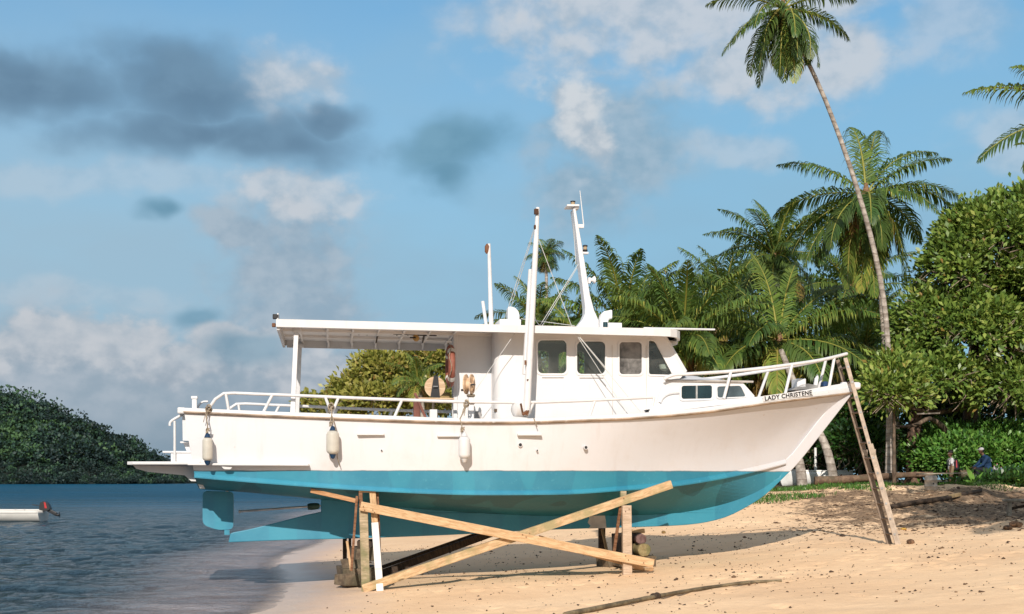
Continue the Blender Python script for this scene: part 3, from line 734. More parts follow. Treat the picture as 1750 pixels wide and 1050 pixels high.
# lips
def lip(pts, depth, w=.045, z0=.004):
    b = MB()
    for (a, c) in zip(pts[:-1], pts[1:]):
        d = (Vector(c)-Vector(a)).normalized(); n = Vector((-d.y, d.x))
        for_ = [(a[0], a[1]), (c[0], c[1]), (c[0]+n.x*w, c[1]+n.y*w), (a[0]+n.x*w, a[1]+n.y*w)]
        vs = [(x, y, rz(x)+z0) for x, y in for_]+[(x, y, rz(x)-depth) for x, y in for_]
        b.add(vs, [(0, 1, 2, 3), (7, 6, 5, 4), (0, 4, 5, 1), (1, 5, 6, 2), (2, 6, 7, 3), (3, 7, 4, 0)])
    return b
lip([(ustart-.01, -RV-.006)]+[(u, v-.004 if v < 0 else v+.004) for u, v in ro[2:-1]]+[(ustart-.01, RV+.006)], .118, -.05 if False else .05).build('roof_edge', WH, boat, 40)
MB().box((ustart+.02, 0, rz(ustart)-.085), (.045, 2*RV-.1, .15)).build('roof_end_beam', WH, boat, 0)
MB().beam((ustart+.07, RV-.06, rz(ustart)-.095), (P(770, 560, -RV).x, RV-.06, rz(P(770, 560, -RV).x)-.095), .03, .13).build('roof_side_beam', WH, boat, 0)
for xx in (517, 560, 600, 640, 680, 720, 759):
    u = P(xx, 570, RV).x; MB().box((u, 0, rz(u)-.048), (.035, 2*RV-.2, .036)).build('roof_rib', RFM, boat, 0); MB().prism([(u, RV-.10, rz(u)-.06), (u, RV-.28, rz(u)-.06), (u, RV-.10, rz(u)-.15)], (.03, 0, 0)).build('roof_knee', RFM, boat, 0)
for vv in (-.45, .45):
    MB().beam((ustart+.06, vv, rz(ustart)-.05), (1.4, vv, rz(1.4)-.05), .05, .05).build('roof_stringer', RFM, boat, 0)
# posts of the canopy
for v_ in (-1.22, 1.22):
    a, c_ = P(506.5, 566, -1.22), P(500.5, 707, -1.22)
    MB().beam((c_.x, v_*1.12, c_.z), (a.x, v_, a.z+.0), .075, .075, (1, 0, 0)).box((a.x, v_, a.z+.01), (.14, .12, .06)).build('canopy_post', WHR, boat, 0, bevel=.008)
MB().box(P(471.5, 541.5, -1.3), (.1, .1, .075)).build('stern_light', DKM, boat, 0, bevel=.01)
MB().box(P(475, 541, -1.3), (.02, .1, .09)).build('stern_light_bracket', WH2, boat, 0)
MB().box(P(468, 556, -1.33), (.06, .08, .06)).build('lamp_bracket', RST, boat, 0, bevel=.01)

# ---- wheelhouse: near and far side walls with true window openings
CV = .90
def wall2d(pts, v=-CV): return [P(x, y, v) for x, y in pts]
win = [rrect(919, 582, 968, 638.5, 8), rrect(986, 584, 1034, 639.5, 8), rrect(1058.5, 585, 1096.5, 640, 6)]
tri = rpoly([(1108.5, 582), (1119, 584), (1149, 641), (1108.8, 640)], 4)
outer = [(862, 566), (1129, 572), (1135, 573), (1172, 636), (1160, 650), (1122, 690), (1116, 716), (862, 722)]
m_glass, nt, b = newmat('window_glass')
nt.nodes.remove(b); t = nt.nodes.new('ShaderNodeBsdfTransparent'); t.inputs[0].default_value = (.86, .91, .87, 1)
gg = nt.nodes.new('ShaderNodeBsdfGlossy'); gg.inputs[0].default_value = (.8, .85, .85, 1); gg.inputs[1].default_value = .05
fr = nt.nodes.new('ShaderNodeFresnel'); fr.inputs[0].default_value = 1.45
mx = nt.nodes.new('ShaderNodeMixShader'); nt.links.new((S(nt, fr.outputs[0])*1.5).k, mx.inputs[0]); nt.links.new(t.outputs[0], mx.inputs[1]); nt.links.new(gg.outputs[0], mx.inputs[2])
df = nt.nodes.new('ShaderNodeBsdfDiffuse'); df.inputs[0].default_value = (.45, .43, .4, 1); mx2 = nt.nodes.new('ShaderNodeMixShader')
nt.links.new((noise(nt, coords(nt), 3, 4).sm(.4, .9)*.12+.01).k, mx2.inputs[0]); nt.links.new(mx.outputs[0], mx2.inputs[1]); nt.links.new(df.outputs[0], mx2.inputs[2])
nt.links.new(mx2.outputs[0], nt.nodes['Material Output'].inputs[0])
m_fog = paint('hazy_glass', (.2, .19, .18), .2, .5, (.42, .4, .38), .7, scale=4)
m_dg = paint('dark_glass', (.015, .03, .032), .06, .3, spec=.8)
m_gg = paint('green_glass', (.02, .13, .12), .06, .3, spec=.8)
for s in (0, 1):
    f = (lambda p: mir(p)) if s else (lambda p: p)
    dv = Vector((0, .045, 0)) if not s else Vector((0, -.045, 0))
    b = MB(); b.holed([f(p) for p in wall2d(outer)], [[f(p) for p in wall2d(h_)] for h_ in win+[tri]], dv); wl_ = b.build('wheelhouse_wall', WH2, boat, 0)
    for i, h_ in enumerate(win+[tri]):
        cx_ = sum(p[0] for p in h_)/len(h_); cy_ = sum(p[1] for p in h_)/len(h_)
        big_ = [(cx_+(x-cx_)*1.09+math.copysign(1, x-cx_), cy_+(y-cy_)*1.08+math.copysign(.6, y-cy_)) for x, y in h_]
        o_ = Vector((0, -.014, 0)) if not s else Vector((0, .014, 0))
        fr_ = MB().holed([f(p)+o_ for p in wall2d(big_)], [[f(p)+o_ for p in wall2d(h_)]], -o_*.9).build('window', WH2, boat, 0)
        MB().prism([f(p)+dv*.5 for p in wall2d(h_)], dv*.1).build('pane', m_fog if i == 2 else m_glass, fr_, 0)
    for x0, x1, yy in ((926, 963, 644.3), (990, 1031, 644.8)):
        a, c_ = f(P(x0, yy, -CV)), f(P(x1, yy, -CV)); o_ = Vector((0, -.012 if not s else .012, 0))
        MB().beam(a+o_, c_+o_, .03, .022).build('window_drip_sill', WH2, boat, 0)
    # aft rounded corner
    c0 = P(862, 566, -CV); zt, zb = c0.z, P(862, 722, -CV).z; rr_ = .16; ctr = Vector((c0.x, -CV+rr_, 0)); rws = []
    for k in range(9):
        a = -PI/2-PI/2*k/8; x_, y_ = ctr.x+rr_*math.cos(a), ctr.y+rr_*math.sin(a); rws.append([f(Vector((x_, y_, zb-.1))), f(Vector((x_, y_, zt+.05)))])
    xx_ = ctr.x-rr_; rws.append([f(Vector((xx_, -.40, zb-.1))), f(Vector((xx_, -.40, zt+.05)))])
    MB().grid(rws).build('corner_panel', WH2, boat, 40)
    # recessed after-cabin wall
    a, c_ = P(781, 568, -.42), P(849, 568, -.42)
    MB().box(((a.x+c_.x)/2+.05, (-.40 if not s else .40), (rz(a.x)-.03+zb-.1)/2), (c_.x-a.x+.1, .05, rz(a.x)-.03-zb+.1)).build('after_cabin_wall', WH2, boat, 0)
    vj = -CV-.006 if not s else CV+.006
    for x_ in (1046, 1104):
        MB().beam((P(x_, 575, -CV).x, vj, P(0, 575, -CV).z), (P(x_+1, 708, -CV).x, vj, P(0, 708, -CV).z), .008, .006, (1, 0, 0)).build('panel_seam', paint('seam_grey', (.6, .55, .5), .6, .1), boat, 0)
# after bulkhead and front of the wheelhouse
a = P(780, 568, -.42)
bk = MB(); zt = rz(a.x)-.03; zb = P(0, 722, -.7).z-.1
bk.holed([(a.x, -.42, zb), (a.x, .42, zb), (a.x, .42, zt), (a.x, -.42, zt)], [[(a.x, -.2, zb+.15), (a.x, .3, zb+.15), (a.x, .3, zt-.2), (a.x, -.2, zt-.2)]], (.04, 0, 0)); bk.build('after_bulkhead', WH2, boat, 0)
MB().box((a.x-.02, -.42, (zb+zt)/2), (.07, .07, zt-zb)).build('door_post', WH2, boat, 0, bevel=.01)
CW = CV-.04
p0, p1 = P(1135, 573, -CV), P(1172, 636, -CV)
fw = [(p0.x, -.86, p0.z), (p1.x, -.98, p1.z), (p1.x, .98, p1.z), (p0.x, .98, p0.z)]
def fpt(s_, t_):  # s across 0..1, t down 0..1
    return Vector((p0.x+(p1.x-p0.x)*t_+.16*(1-(2*s_-1)**2), -CW+2*CW*s_, p0.z+(p1.z-p0.z)*t_))
nrm = Vector((p0.z-p1.z, 0, p1.x-p0.x)).normalized()
b = MB(); b.grid([[fpt(s_, t_) for s_ in np.linspace(0, 1, 13)] for t_ in np.linspace(0, 1.0, 5)]); b.build('windscreen_frame', WH2, boat, 40)
for k in range(4):
    s0, s1 = .03+.245*k, .03+.245*k+.205
    q = [fpt(s0, .1), fpt(s1, .1), fpt(s1, .84), fpt(s0, .84)]
    b = MB(); b.prism([p+nrm*.012 for p in q], -nrm*.008); b.build('windscreen', m_gg, boat, 0)
for s_, d__ in ((0, -.02), (1, .02)): MB().tube([fpt(s_, 0)+Vector((0, d__, 0)), fpt(s_, 1)+Vector((0, d__, 0))], .035, 8).build('windscreen_pillar', WH2, boat)
# visor lamp and roof front underside
MB().box((ue-.05, 0, rz(ue)-.13), (.3, 1.3, .08)).build('roof_visor', WH2, boat, 0, bevel=.03)
# inside
MB().box((P(1000, 700, 0).x, 0, P(0, 700, 0).z), (3.4, 1.7, .05)).build('cabin_sole', paint('sole_brown', (.12, .08, .05), .7, .3), boat, 0)
MB().box((P(1046, 600, 0).x, .35, P(0, 630, 0).z), (.05, .9, 1.3)).build('inner_bulkhead', WH2, boat, 0)
MB().box((P(1115, 640, 0).x, 0, P(0, 655, 0).z), (.5, 1.3, .35)).build('helm_console', paint('console', (.14, .1, .07), .6, .3), boat, 0, bevel=.02)
MB().lathe([(.03, 0), (.09, .03), (.11, .1), (.03, .12)], P(1136, 634, -.7), (0, 0, 1), 12).build('helm_compass', WH2, boat)

# ---- trunk cabin forward
L0 = (P(1118, 660, -.97).x, -.97); L1 = (P(1283, 660, -.72).x, -.72)
def T(px, py, off=0):
    p = Pv(px, py, L0, L1); d = Vector((L1[0]-L0[0], L1[1]-L0[1], 0)).normalized(); return p+Vector((d.y, -d.x, 0))*off
tz0, tz1 = T(1140, 651).z, T(1280, 655).z
prof2 = [T(1120, 700), T(1124, 682), T(1130, 663), T(1140, 649), T(1160, 648.5), T(1270, 655), T(1289, 676), T(1292, 690)]
for s in (0, 1):
    f = (lambda p: mir(p)) if s else (lambda p: p)
    MB().prism([f(p) for p in prof2], (0, .04 if not s else -.04, 0)).build('trunk_wall', WH2, boat, 0)
    fr1 = rrect(1160.5, 656.3, 1219.5, 685, 5); g1_ = rrect(1164, 659.3, 1216, 681.8, 4)
    rot = lambda pts, c=(1190, 670), a=-.018: [(c[0]+(x-c[0])-(y-c[1])*a*0, y+(x-c[0])*a) for x, y in pts]
    fr1, g1_ = rot(fr1), rot(g1_)
    w_ = MB().holed([f(T(x, y, .02)) for x, y in fr1], [[f(T(x, y, .02)) for x, y in g1_]], (0, .015 if not s else -.015, 0)).build('trunk_window', WH2, boat, 0)
    MB().prism([f(T(x, y, .008)) for x, y in g1_], (0, .004 if not s else -.004, 0)).build('pane', m_dg, w_, 0)
    MB().beam(f(T(1190, 658.5, .012)), f(T(1190, 682, .012)), .012, .03, (1, 0, 0)).build('curtain', paint('curtain', (.35, .35, .34), .8, .4), w_, 0)
    g2 = rpoly([(1225, 661), (1265, 659.5), (1274, 678), (1226, 680)], 4); c2 = (1248, 670)
    f2 = [(c2[0]+(x-c2[0])*1.1, c2[1]+(y-c2[1])*1.22) for x, y in g2]
    w_ = MB().holed([f(T(x, y, .016)) for x, y in f2], [[f(T(x, y, .016)) for x, y in g2]], (0, .012 if not s else -.012, 0)).build('trunk_window', WH2, boat, 0)
    MB().prism([f(T(x, y, .006)) for x, y in g2], (0, .004 if not s else -.004, 0)).build('pane', paint('grey_glass', (.10, .13, .14), .12, .3, spec=.7), w_, 0)
    # swept moulding aft of the window
    sw = spline([T(x, y, .012) for x, y in [(1127, 688), (1131, 680), (1140, 673.5), (1150, 671), (1160, 670.5)]], 12)
    MB().tube([f(p) for p in sw], .03, 6).build('side_moulding', WH2, boat)
    fa = [T(x, y, .02) for x, y in [(1137, 650.3), (1200, 651.5), (1286, 653)]]
    MB().tube([f(p) for p in fa], .02, 6).build('trunk_roof_edge', paint('edge_grey', (.5, .46, .42), .6, .2), boat)
rows_ = []
for q in np.linspace(0, 1, 9):
    row = []
    for (px_, y_e, y_c) in ((1137, 650, 640), (1160, 650, 638), (1200, 651, 638), (1212, 651.3, 641), (1250, 652, 646), (1286, 653, 651)):
        pe = T(px_, y_e, .03); zc = pe.z+(y_e-y_c)/95; s_ = 2*q-1
        row.append(Vector((pe.x, -pe.y*s_*-1 if False else pe.y*-s_, pe.z+(zc-pe.z)*(1-abs(s_)**2.4))))
    rows_.append(row)
MB().grid(rows_).build('trunk_roof', WH2, boat, 50)
e = [T(1270, 655), T(1289, 676), T(1292, 692)]
MB().grid([[e[0], e[1], e[2]], [mir(p) for p in e]]).build('trunk_front', WH2, boat, 0)
MB().box((P(1185, 640, 0).x, 0, P(0, 640, 0).z+.02), (.5, .6, .07)).build('trunk_hatch', WH2, boat, 0, bevel=.01)

# ---- masts, poles, vents, aerials
def pole(name, a, b_, v, w0, w1, mat=None, n=10, v2=None):
    return MB().tube([P(a[0], a[1], v if v2 is None else v2), P(b_[0], b_[1], v)], [w0, w1], n).build(name, mat or WHR, boat)
p_ = pole('signal_pole', (835.5, 417), (839.5, 556), -.2, .028, .042)
MB().lathe([(.01, 0), (.035, .03), (.045, .12), (.02, .17)], P(831.5, 434, -.2), (.1, 0, 1), 10).build('pole_lamp', RST, boat)
pole('signal_pole', (825, 515), (831, 556), .3, .03, .03)
MB().tube([P(919, 355, -1.45), P(915, 430, -1.5), (P(899.5, 708, -1.6))], [.03, .045, .06], 10).build('outrigger_pole', WHR, boat)
MB().tube([P(906.5, 461, -1.38), P(897, 640, -1.45)], [.035, .045], 10).build('outrigger_pole', WHR, boat)
MB().box(P(916.5, 362, -1.5), (.07, .06, .09)).build('pole_fitting', RST, boat, 0, bevel=.008)
MB().box(P(914, 388, -1.5), (.03, .06, .06)).build('pole_fitting', RST, boat, 0, bevel=.008)
MB().lathe([(.06, -.14), (.12, -.1), (.13, .1), (.08, .17)], P(889, 700, -1.5), (1, .3, 0), 16).build('rope_block', WH, boat)
MB().tube([P(890, 690, -1.64), P(893, 705, -1.66), P(901, 709, -1.68), P(903, 702, -1.66)], .018, 6).tube([P(893, 709, -1.68), P(901, 703, -1.68)], .026, 6).build('lashing', RST, boat)
ml = [(979.5, 356), (990.8, 450), (1000.4, 526), (1000.2, 536), (996, 546), (985, 560)]
mr = [(984, 356), (994.3, 416), (1008.8, 505), (1016, 531), (1024.5, 550), (1026, 560.5)]
poly = [P(x, y, -.14) for x, y in ml]+[P(x, y, -.14) for x, y in mr[::-1]]
MB().prism(poly, (0, .28, 0)).build('mast', WH2, boat, 0, bevel=.03)
MB().beam(P(966.5, 354, 0), P(987.5, 354, 0), .3, .03).beam(P(980.5, 357.5, 0), P(988, 357, 0), .2, .03).build('mast_crossbar', WH2, boat, 0, bevel=.005)
def lamp(px, py0, py1, v, r_):
    a, c_ = P(px, py1, v), P(px, py0, v); h_ = (c_-a).length
    l_ = MB().lathe([(r_, 0), (r_*1.1, .02), (r_*1.1, h_*.25), (r_*.8, h_*.25)], a, c_-a, 14).build('navigation_light', DKM, boat)
    MB().lathe([(r_*.8, h_*.75), (r_*1.1, h_*.75), (r_*1.1, h_*.92), (r_*.6, h_)], a, c_-a, 14).build('light_cap', DKM, l_)
    MB().lathe([(r_*.85, h_*.24), (r_*.85, h_*.76)], a, c_-a, 14).build('lens', paint('amber_lens', (.45, .33, .2), .2, .2), l_)
lamp(979, 343.5, 353, 0, .042); lamp(1000, 419, 430, 0, .04)
for (x_, y_, d__) in ((998, 433, (.14, .1, .03)), (991.5, 387, (.12, .06, .06)), (1006.5, 480, (.04, .1, .1))): MB().box(P(x_, y_, 0), d__).build('mast_bracket', WH2, boat, 0)
MB().tube([P(991, 326, 0), P(997.5, 386, 0)], [.006, .011], 6).build('whip_aerial', WH2, boat)
MB().lathe([(.02, 0), (.03, .06), (.07, .11)], P(1006, 479, 0), (1, .2, .1), 12).build('loudhailer', WH2, boat)
def boxp(name, x0, y0, x1, y1, v, dv, mat=None, bev=.01):
    a, c_ = P(x0, y1, v), P(x1, y0, v)
    return MB().box(((a.x+c_.x)/2, v+dv/2, (a.z+c_.z)/2), (c_.x-a.x, dv, c_.z-a.z)).build(name, mat or WH2, boat, 0, bevel=bev)
boxp('vent_box', 854, 546, 890.5, 562, -.6, .6)
boxp('vent_box', 1040, 552, 1063, 564, -.5, .5)
MB().prism([P(x, y, -.45) for x, y in [(868.5, 546), (868.5, 528), (869, 524.5), (873, 524), (880, 526), (886, 532), (888, 539), (888, 546)]], (0, .22, 0)).build('cowl_vent', WH2, boat, 0, bevel=.03)
MB().prism([P(x, y, -.4) for x, y in [(1026, 562), (1026, 545), (1028, 537), (1033, 532), (1047, 529), (1047, 545), (1041.5, 545), (1040, 550), (1040, 562)]], (0, .2, 0)).build('cowl_vent', WH2, boat, 0, bevel=.03)
MB().lathe([(.04, 0), (.04, .1)], P(1034.5, 561, -.62), (0, 0, 1), 12).build('bottle_cap', paint('dark_teal', (.01, .04, .05), .4, .2), boat)
MB().tube([P(1100, 561.5, -.3), P(1221.5, 563.5, -.1)], [.022, .016], 8).build('boom', WHR, boat)
MB().box(P(878.5, 562.5, -1.37), (.1, .02, .02)).box(P(981, 563.5, -1.37), (.05, .03, .05)).build('roof_cleat', RST, boat, 0)
WIRE = paint('wire', (.62, .62, .6), .4, .1)
for (a, c_) in (((914, 387, -1.45), (870, 522, -.45)), ((914, 387, -1.45), (862, 546, -.1)), ((913, 395, -1.45), (874, 523, -.4)), ((989.5, 450, 0), (922, 558, -.6)), ((990, 452, 0), (926, 558, .5)),
                ((920, 408, -1.45), (977.8, 560, -1.3)), ((979, 563, -1.37), (1095, 705, -1.38)), ((979, 563, -1.37), (1070, 704, -1.42)), ((890.5, 545, -.6), (982, 557, -.4)),
                ((980, 380, 0), (984, 452, 0)), ((880, 570, -1.3), (812, 668, -1.2)), ((912.5, 470, -1.4), (914, 530, -1.5))):
    MB().tube([P(*a), P(*c_)], .0055, 5).build('stay_wire', WIRE, boat)
MB().tube([P(979, 563, -1.37), P(1034, 628, -1.38)], .009, 5).build('stay_wire', WIRE, boat)
wq = spline([P(912, 500, -1.42), P(912, 530, -1.4), P(916, 548, -1.2), P(924, 558, -.9)], 12)
MB().tube(wq, .006, 5).build('stay_wire', WIRE, boat)
MB().tube([P(912, 714.5, -1.66), P(918, 730, -1.68)], .008, 5).build('loose_lashing', ROPE, boat)
for k, (x_, y_) in enumerate(((898, 618), (898, 622), (902, 650))):
    MB().box(P(x_, y_, -1.62), (.03, .03, .035)).build('pole_pin', RST, boat, 0)

# ---- deck gear
WDD = wood('reel_wood', (.50, .33, .2), (.68, .5, .34), (1, 1, 6), .6)
c_ = P(743.6, 662, -.75)
rl = MB().lathe([(.168, -.05), (.172, -.04), (.172, -.03), (.05, -.03), (.05, .03), (.172, .03), (.172, .05)], c_, (-.15, -1, 0), 32).build('fishing_reel', WDD, boat)
MB().prism([P(x, y, -.83) for x, y in [(741.5, 642), (748.5, 642.5), (752, 680), (735.5, 679)]], (0, .015, 0)).prism([P(x, y, -.62) for x, y in [(741.5, 642), (748.5, 642.5), (752, 680), (735.5, 679)]], (0, .015, 0)).build('reel_bracket', DKM, rl, 0)
MB().tube([P(740, 661, -.86), P(748, 661, -.86)], .012, 6).build('crank', STL, rl)
for v_ in (-.75,):
    MB().tube([P(740.5, 680, v_), P(740, 706, v_)], .022, 8).build('reel_post', BRS, boat)
boxp('bait_box', 734.5, 700, 747.5, 716, -.85, .2)
MB().beam(P(708, 681, -.8), P(776, 682, -.8), .06, .025).build('rod_rest_rail', WDD, boat, 0)
boxp('samson_post', 707, 683, 718, 720, -.85, .11, RED)
MB().beam(P(709, 672, -.9), P(728, 716, -.9), .03, .04).build('post_brace', RED, boat, 0)
boxp('yellow_tub', 752, 671, 770, 688, .2, .3, paint('yellow_plastic', (.45, .3, .12), .5, .2), .03)
c_ = P(801.5, 657, -1.3)
r2 = MB().lathe([(.16, -.06), (.165, -.04), (.1, -.02), (.1, .02), (.165, .04), (.16, .06)], c_, (1, -.42, 0), 28).build('fishing_reel', WDD, boat)
for k in range(6):
    a = k*PI/3; q = Vector((0, math.cos(a), math.sin(a)))*.13; ax_ = Vector((1, -.42, 0)).normalized()
    s_ = ax_.cross(Vector((0, 0, 1))).normalized(); q = s_*math.cos(a)*.13+Vector((0, 0, 1))*math.sin(a)*.13
    MB().tube([c_+ax_*.065, c_+ax_*.065+q], .012, 6).build('spoke', WDD, r2)
MB().tube([P(788, 667, -1.36), P(796, 667, -1.36)], .018, 8).tube([P(802, 658, -1.42), P(811.5, 657.5, -1.42)], .014, 8).build('crank_handle', DKM, r2)
boxp('reel_stand', 800.5, 672, 810, 718, -1.3, .09, None)
boxp('reel_clamp', 799, 674, 812, 678, -1.33, .14, BRS); boxp('reel_clamp', 802, 688, 812, 690.5, -1.33, .14, RST)
b = MB().prism([P(x, y, -.73) for x, y in rpoly([(811, 703), (821, 704), (823.5, 716), (811, 716)], 3)], (0, .05, 0)); b.build('scuttle_vent', paint('vent_grey', (.45, .42, .4), .7, .2), boat, 0)  # vent in a plain mid grey

# ---- lettering on the name board
txt = bpy.data.curves.new('lettering', 'FONT'); txt.body = 'LADY CHRISTENE'; txt.size = .1; txt.offset = .0026; txt.extrude = .0015; txt.space_character = 1.1; txt.space_word = .85
to = bpy.data.objects.new('lettering_src', txt); col.objects.link(to)
dg = bpy.context.evaluated_depsgraph_get(); me = bpy.data.meshes.new_from_object(to.evaluated_get(dg)); bpy.data.objects.remove(to)
me.name = 'lettering'; a = np.empty(len(me.vertices)*3, np.float32); me.vertices.foreach_get('co', a); a = a.reshape(-1, 3)
x0, x1, y0, y1 = a[:, 0].min(), a[:, 0].max(), a[:, 1].min(), a[:, 1].max()
sx_ = ll_*.95/(x1-x0); sy_ = hh*.80/(y1-y0)
M = Matrix.Identity(4)
for i in range(3): M[i][0] = xd[i]*sx_; M[i][1] = zd[i]*sy_; M[i][2] = out_[i]; M[i][3] = (A+xd*ll_*.025+zd*hh*.10+out_*.004)[i]
me.transform(M @ Matrix.Translation((-x0, -y0, 0))); me.materials.clear(); me.materials.append(paint('letter_black', (.012, .012, .013), .5, .1))
lt = bpy.data.objects.new('lettering', me); col.objects.link(lt); lt.parent = nb
# ================================================================ things on, under and around the boat (world coordinates)
TAN = wood('tan_timber', (.42, .27, .145), (.62, .43, .25), (1, 1, 1), .75)
def wood_x(name, c1, c2, dirt=None, gx=(2, 14, 14)): return wood(name, c1, c2, gx, .75, dirt)
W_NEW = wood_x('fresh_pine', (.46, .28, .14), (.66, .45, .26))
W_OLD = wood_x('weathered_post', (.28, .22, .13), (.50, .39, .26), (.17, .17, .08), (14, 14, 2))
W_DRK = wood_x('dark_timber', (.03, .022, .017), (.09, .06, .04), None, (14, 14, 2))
W_BRN = wood_x('brown_lath', (.16, .07, .035), (.30, .16, .09), None, (14, 14, 2))
W_GRY = wood_x('grey_timber', (.26, .22, .17), (.42, .36, .28), (.14, .12, .09), (3, 3, 3))
W_LOG = wood_x('log_bark', (.07, .045, .03), (.2, .14, .09), (.1, .09, .05), (3, 3, 3))
W_BLK = wood_x('block_wood', (.09, .065, .045), (.22, .165, .11), (.07, .065, .04), (4, 4, 4))
WPT = paint('whitewash', (.78, .76, .72), .6, .1, (.45, .33, .2), .5)
def drop(p, d=.06):
    p = Vector(p); return Vector((p.x, p.y, g1(p.x, p.y)-d))
def obj_beam(name, a, b_, w, h_, mat, parent=None, up=(0, 0, 1), bev=.006, local=True):
    """beam with its long axis in local x so the grain follows it"""
    a, b_ = Vector(a), Vector(b_); x = (b_-a).normalized(); up = Vector(up); y = up.cross(x).normalized(); z = x.cross(y)
    rot = Matrix((x, y, z)).transposed().to_4x4()
    o = MB().box((0, 0, 0), ((b_-a).length, w, h_)).build(name, mat, None, 0, bevel=bev)
    # a little irregularity so that edges are not ruler straight
    M = Matrix.Translation((a+b_)/2) @ rot
    if parent: o.parent = parent; o.matrix_local = parent.matrix_basis.inverted() @ M
    else: o.matrix_basis = M
    return o
# --- near-side timber frame
UPV = tuple(LX)
fr0 = drop(Pw(640, 1005, -1.4), 0)
cr = empty('timber_shoring', fr0); tag(cr, 'crossed raw timber planks and upright posts shoring the near side of the teal hull', 'shoring')
def pp(x, y, v): return Pw(x, y, v)
def post(name, xt, yt, xb, yb, v, w, d, mat, vt=None, sink=.12):
    a = pp(xt, yt, v if vt is None else vt); c_ = pp(xb, yb, v); c_.z = min(c_.z, g1(c_.x, c_.y))-sink
    return obj_beam(name, a, c_, d, w, mat, cr, up=AX)
post('post', 621, 868, 625.5, 1002, -1.44, .135, .10, W_OLD)
post('post_head', 616, 838, 617, 872, -1.34, .06, .08, W_BRN, sink=-99) if False else obj_beam('post_head', pp(616, 839, -1.36), pp(617, 872, -1.36), .08, .06, W_BRN, cr, up=AX)
obj_beam('post_cap', pp(613, 839.5, -1.37), pp(641, 841, -1.37), .1, .03, W_NEW, cr)
a = pp(636.5, 840, -1.36); c_ = pp(640.5, 893, -1.40); e = pp(650, 1006, -1.50); e.z -= .12
obj_beam('post', a, c_, .07, .10, W_NEW, cr, up=AX)
obj_beam('post', c_+(c_-a).normalized()*.002, e, .07, .112, WPT, cr, up=AX)
obj_beam('post', pp(644.5, 842, -1.26), pp(651, 1000, -1.38), .08, .045, W_BRN, cr, up=AX)
obj_beam('lath', pp(610, 848, -1.50), pp(600.5, 976, -1.30), .03, .04, W_BRN, cr, up=AX)
obj_beam('lath', pp(593, 925, -1.0), pp(600, 975, -1.2), .03, .04, W_NEW, cr, up=AX)
# long planks
obj_beam('cross_brace', pp(616, 865, -1.55), pp(1117, 963.5, -1.60), .045, .145, W_NEW, cr, up=(0, 0, 1))
obj_beam('cross_brace', pp(531, 838.5, -1.30), pp(612, 857, -1.40), .04, .07, wood_x('orange_lath', (.40, .20, .09), (.58, .33, .17)), cr)
obj_beam('cross_brace', pp(920, 921, -1.33), pp(1100, 969, -1.33), .045, .12, W_NEW, cr)
a = pp(620, 1010, -1.46); a.z = g1(a.x, a.y)+.045
obj_beam('long_strut', a, pp(1147, 828, -1.42), .12, .135, wood_x('strut_pine', (.42, .26, .13), (.66, .46, .27), (.30, .26, .13)), cr)
post('post', 1070.5, 864, 1072, 980, -1.5, .15, .10, wood_x('pink_post', (.40, .29, .2), (.58, .44, .32), None, (14, 14, 2)))
obj_beam('post_head', pp(1065, 840, -1.30), pp(1065, 868, -1.36), .07, .10, W_OLD, cr, up=AX)
obj_beam('lath', pp(1060.5, 866, -1.42), pp(1049.5, 943, -1.15), .03, .05, W_BRN, cr, up=AX)
for (x, y, v) in ((621, 866, -1.582), (623, 872, -1.582), (637, 872, -1.584), (640, 876, -1.584), (893, 914, -1.61), (899, 918, -1.61), (905, 912, -1.61), (1069, 950, -1.632), (1074, 957, -1.632), (1100, 962, -1.632), (636, 862, -1.41), (637, 885, -1.42), (1066, 852, -1.50), (1075, 870, -1.562), (1069, 874, -1.562)):
    p = pp(x, y, v)-fr0; MB().tube([p, p-LX*.012], .008, 8).build('nail', RST, cr)
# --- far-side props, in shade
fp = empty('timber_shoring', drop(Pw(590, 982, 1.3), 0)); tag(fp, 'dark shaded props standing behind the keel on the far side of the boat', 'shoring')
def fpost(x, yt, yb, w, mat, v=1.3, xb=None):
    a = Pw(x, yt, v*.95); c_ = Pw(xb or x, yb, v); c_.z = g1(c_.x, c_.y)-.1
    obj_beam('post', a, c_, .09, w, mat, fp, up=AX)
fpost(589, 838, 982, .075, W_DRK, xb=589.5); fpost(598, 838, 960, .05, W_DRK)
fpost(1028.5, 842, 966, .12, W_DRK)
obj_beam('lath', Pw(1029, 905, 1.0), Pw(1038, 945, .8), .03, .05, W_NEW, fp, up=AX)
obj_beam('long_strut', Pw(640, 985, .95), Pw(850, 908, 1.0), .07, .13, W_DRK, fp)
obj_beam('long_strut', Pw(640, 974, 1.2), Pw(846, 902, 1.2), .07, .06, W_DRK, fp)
obj_beam('foot_block', Pw(1030, 955, .9), Pw(1030, 970, .9), .09, .09, W_OLD, fp, up=AX)
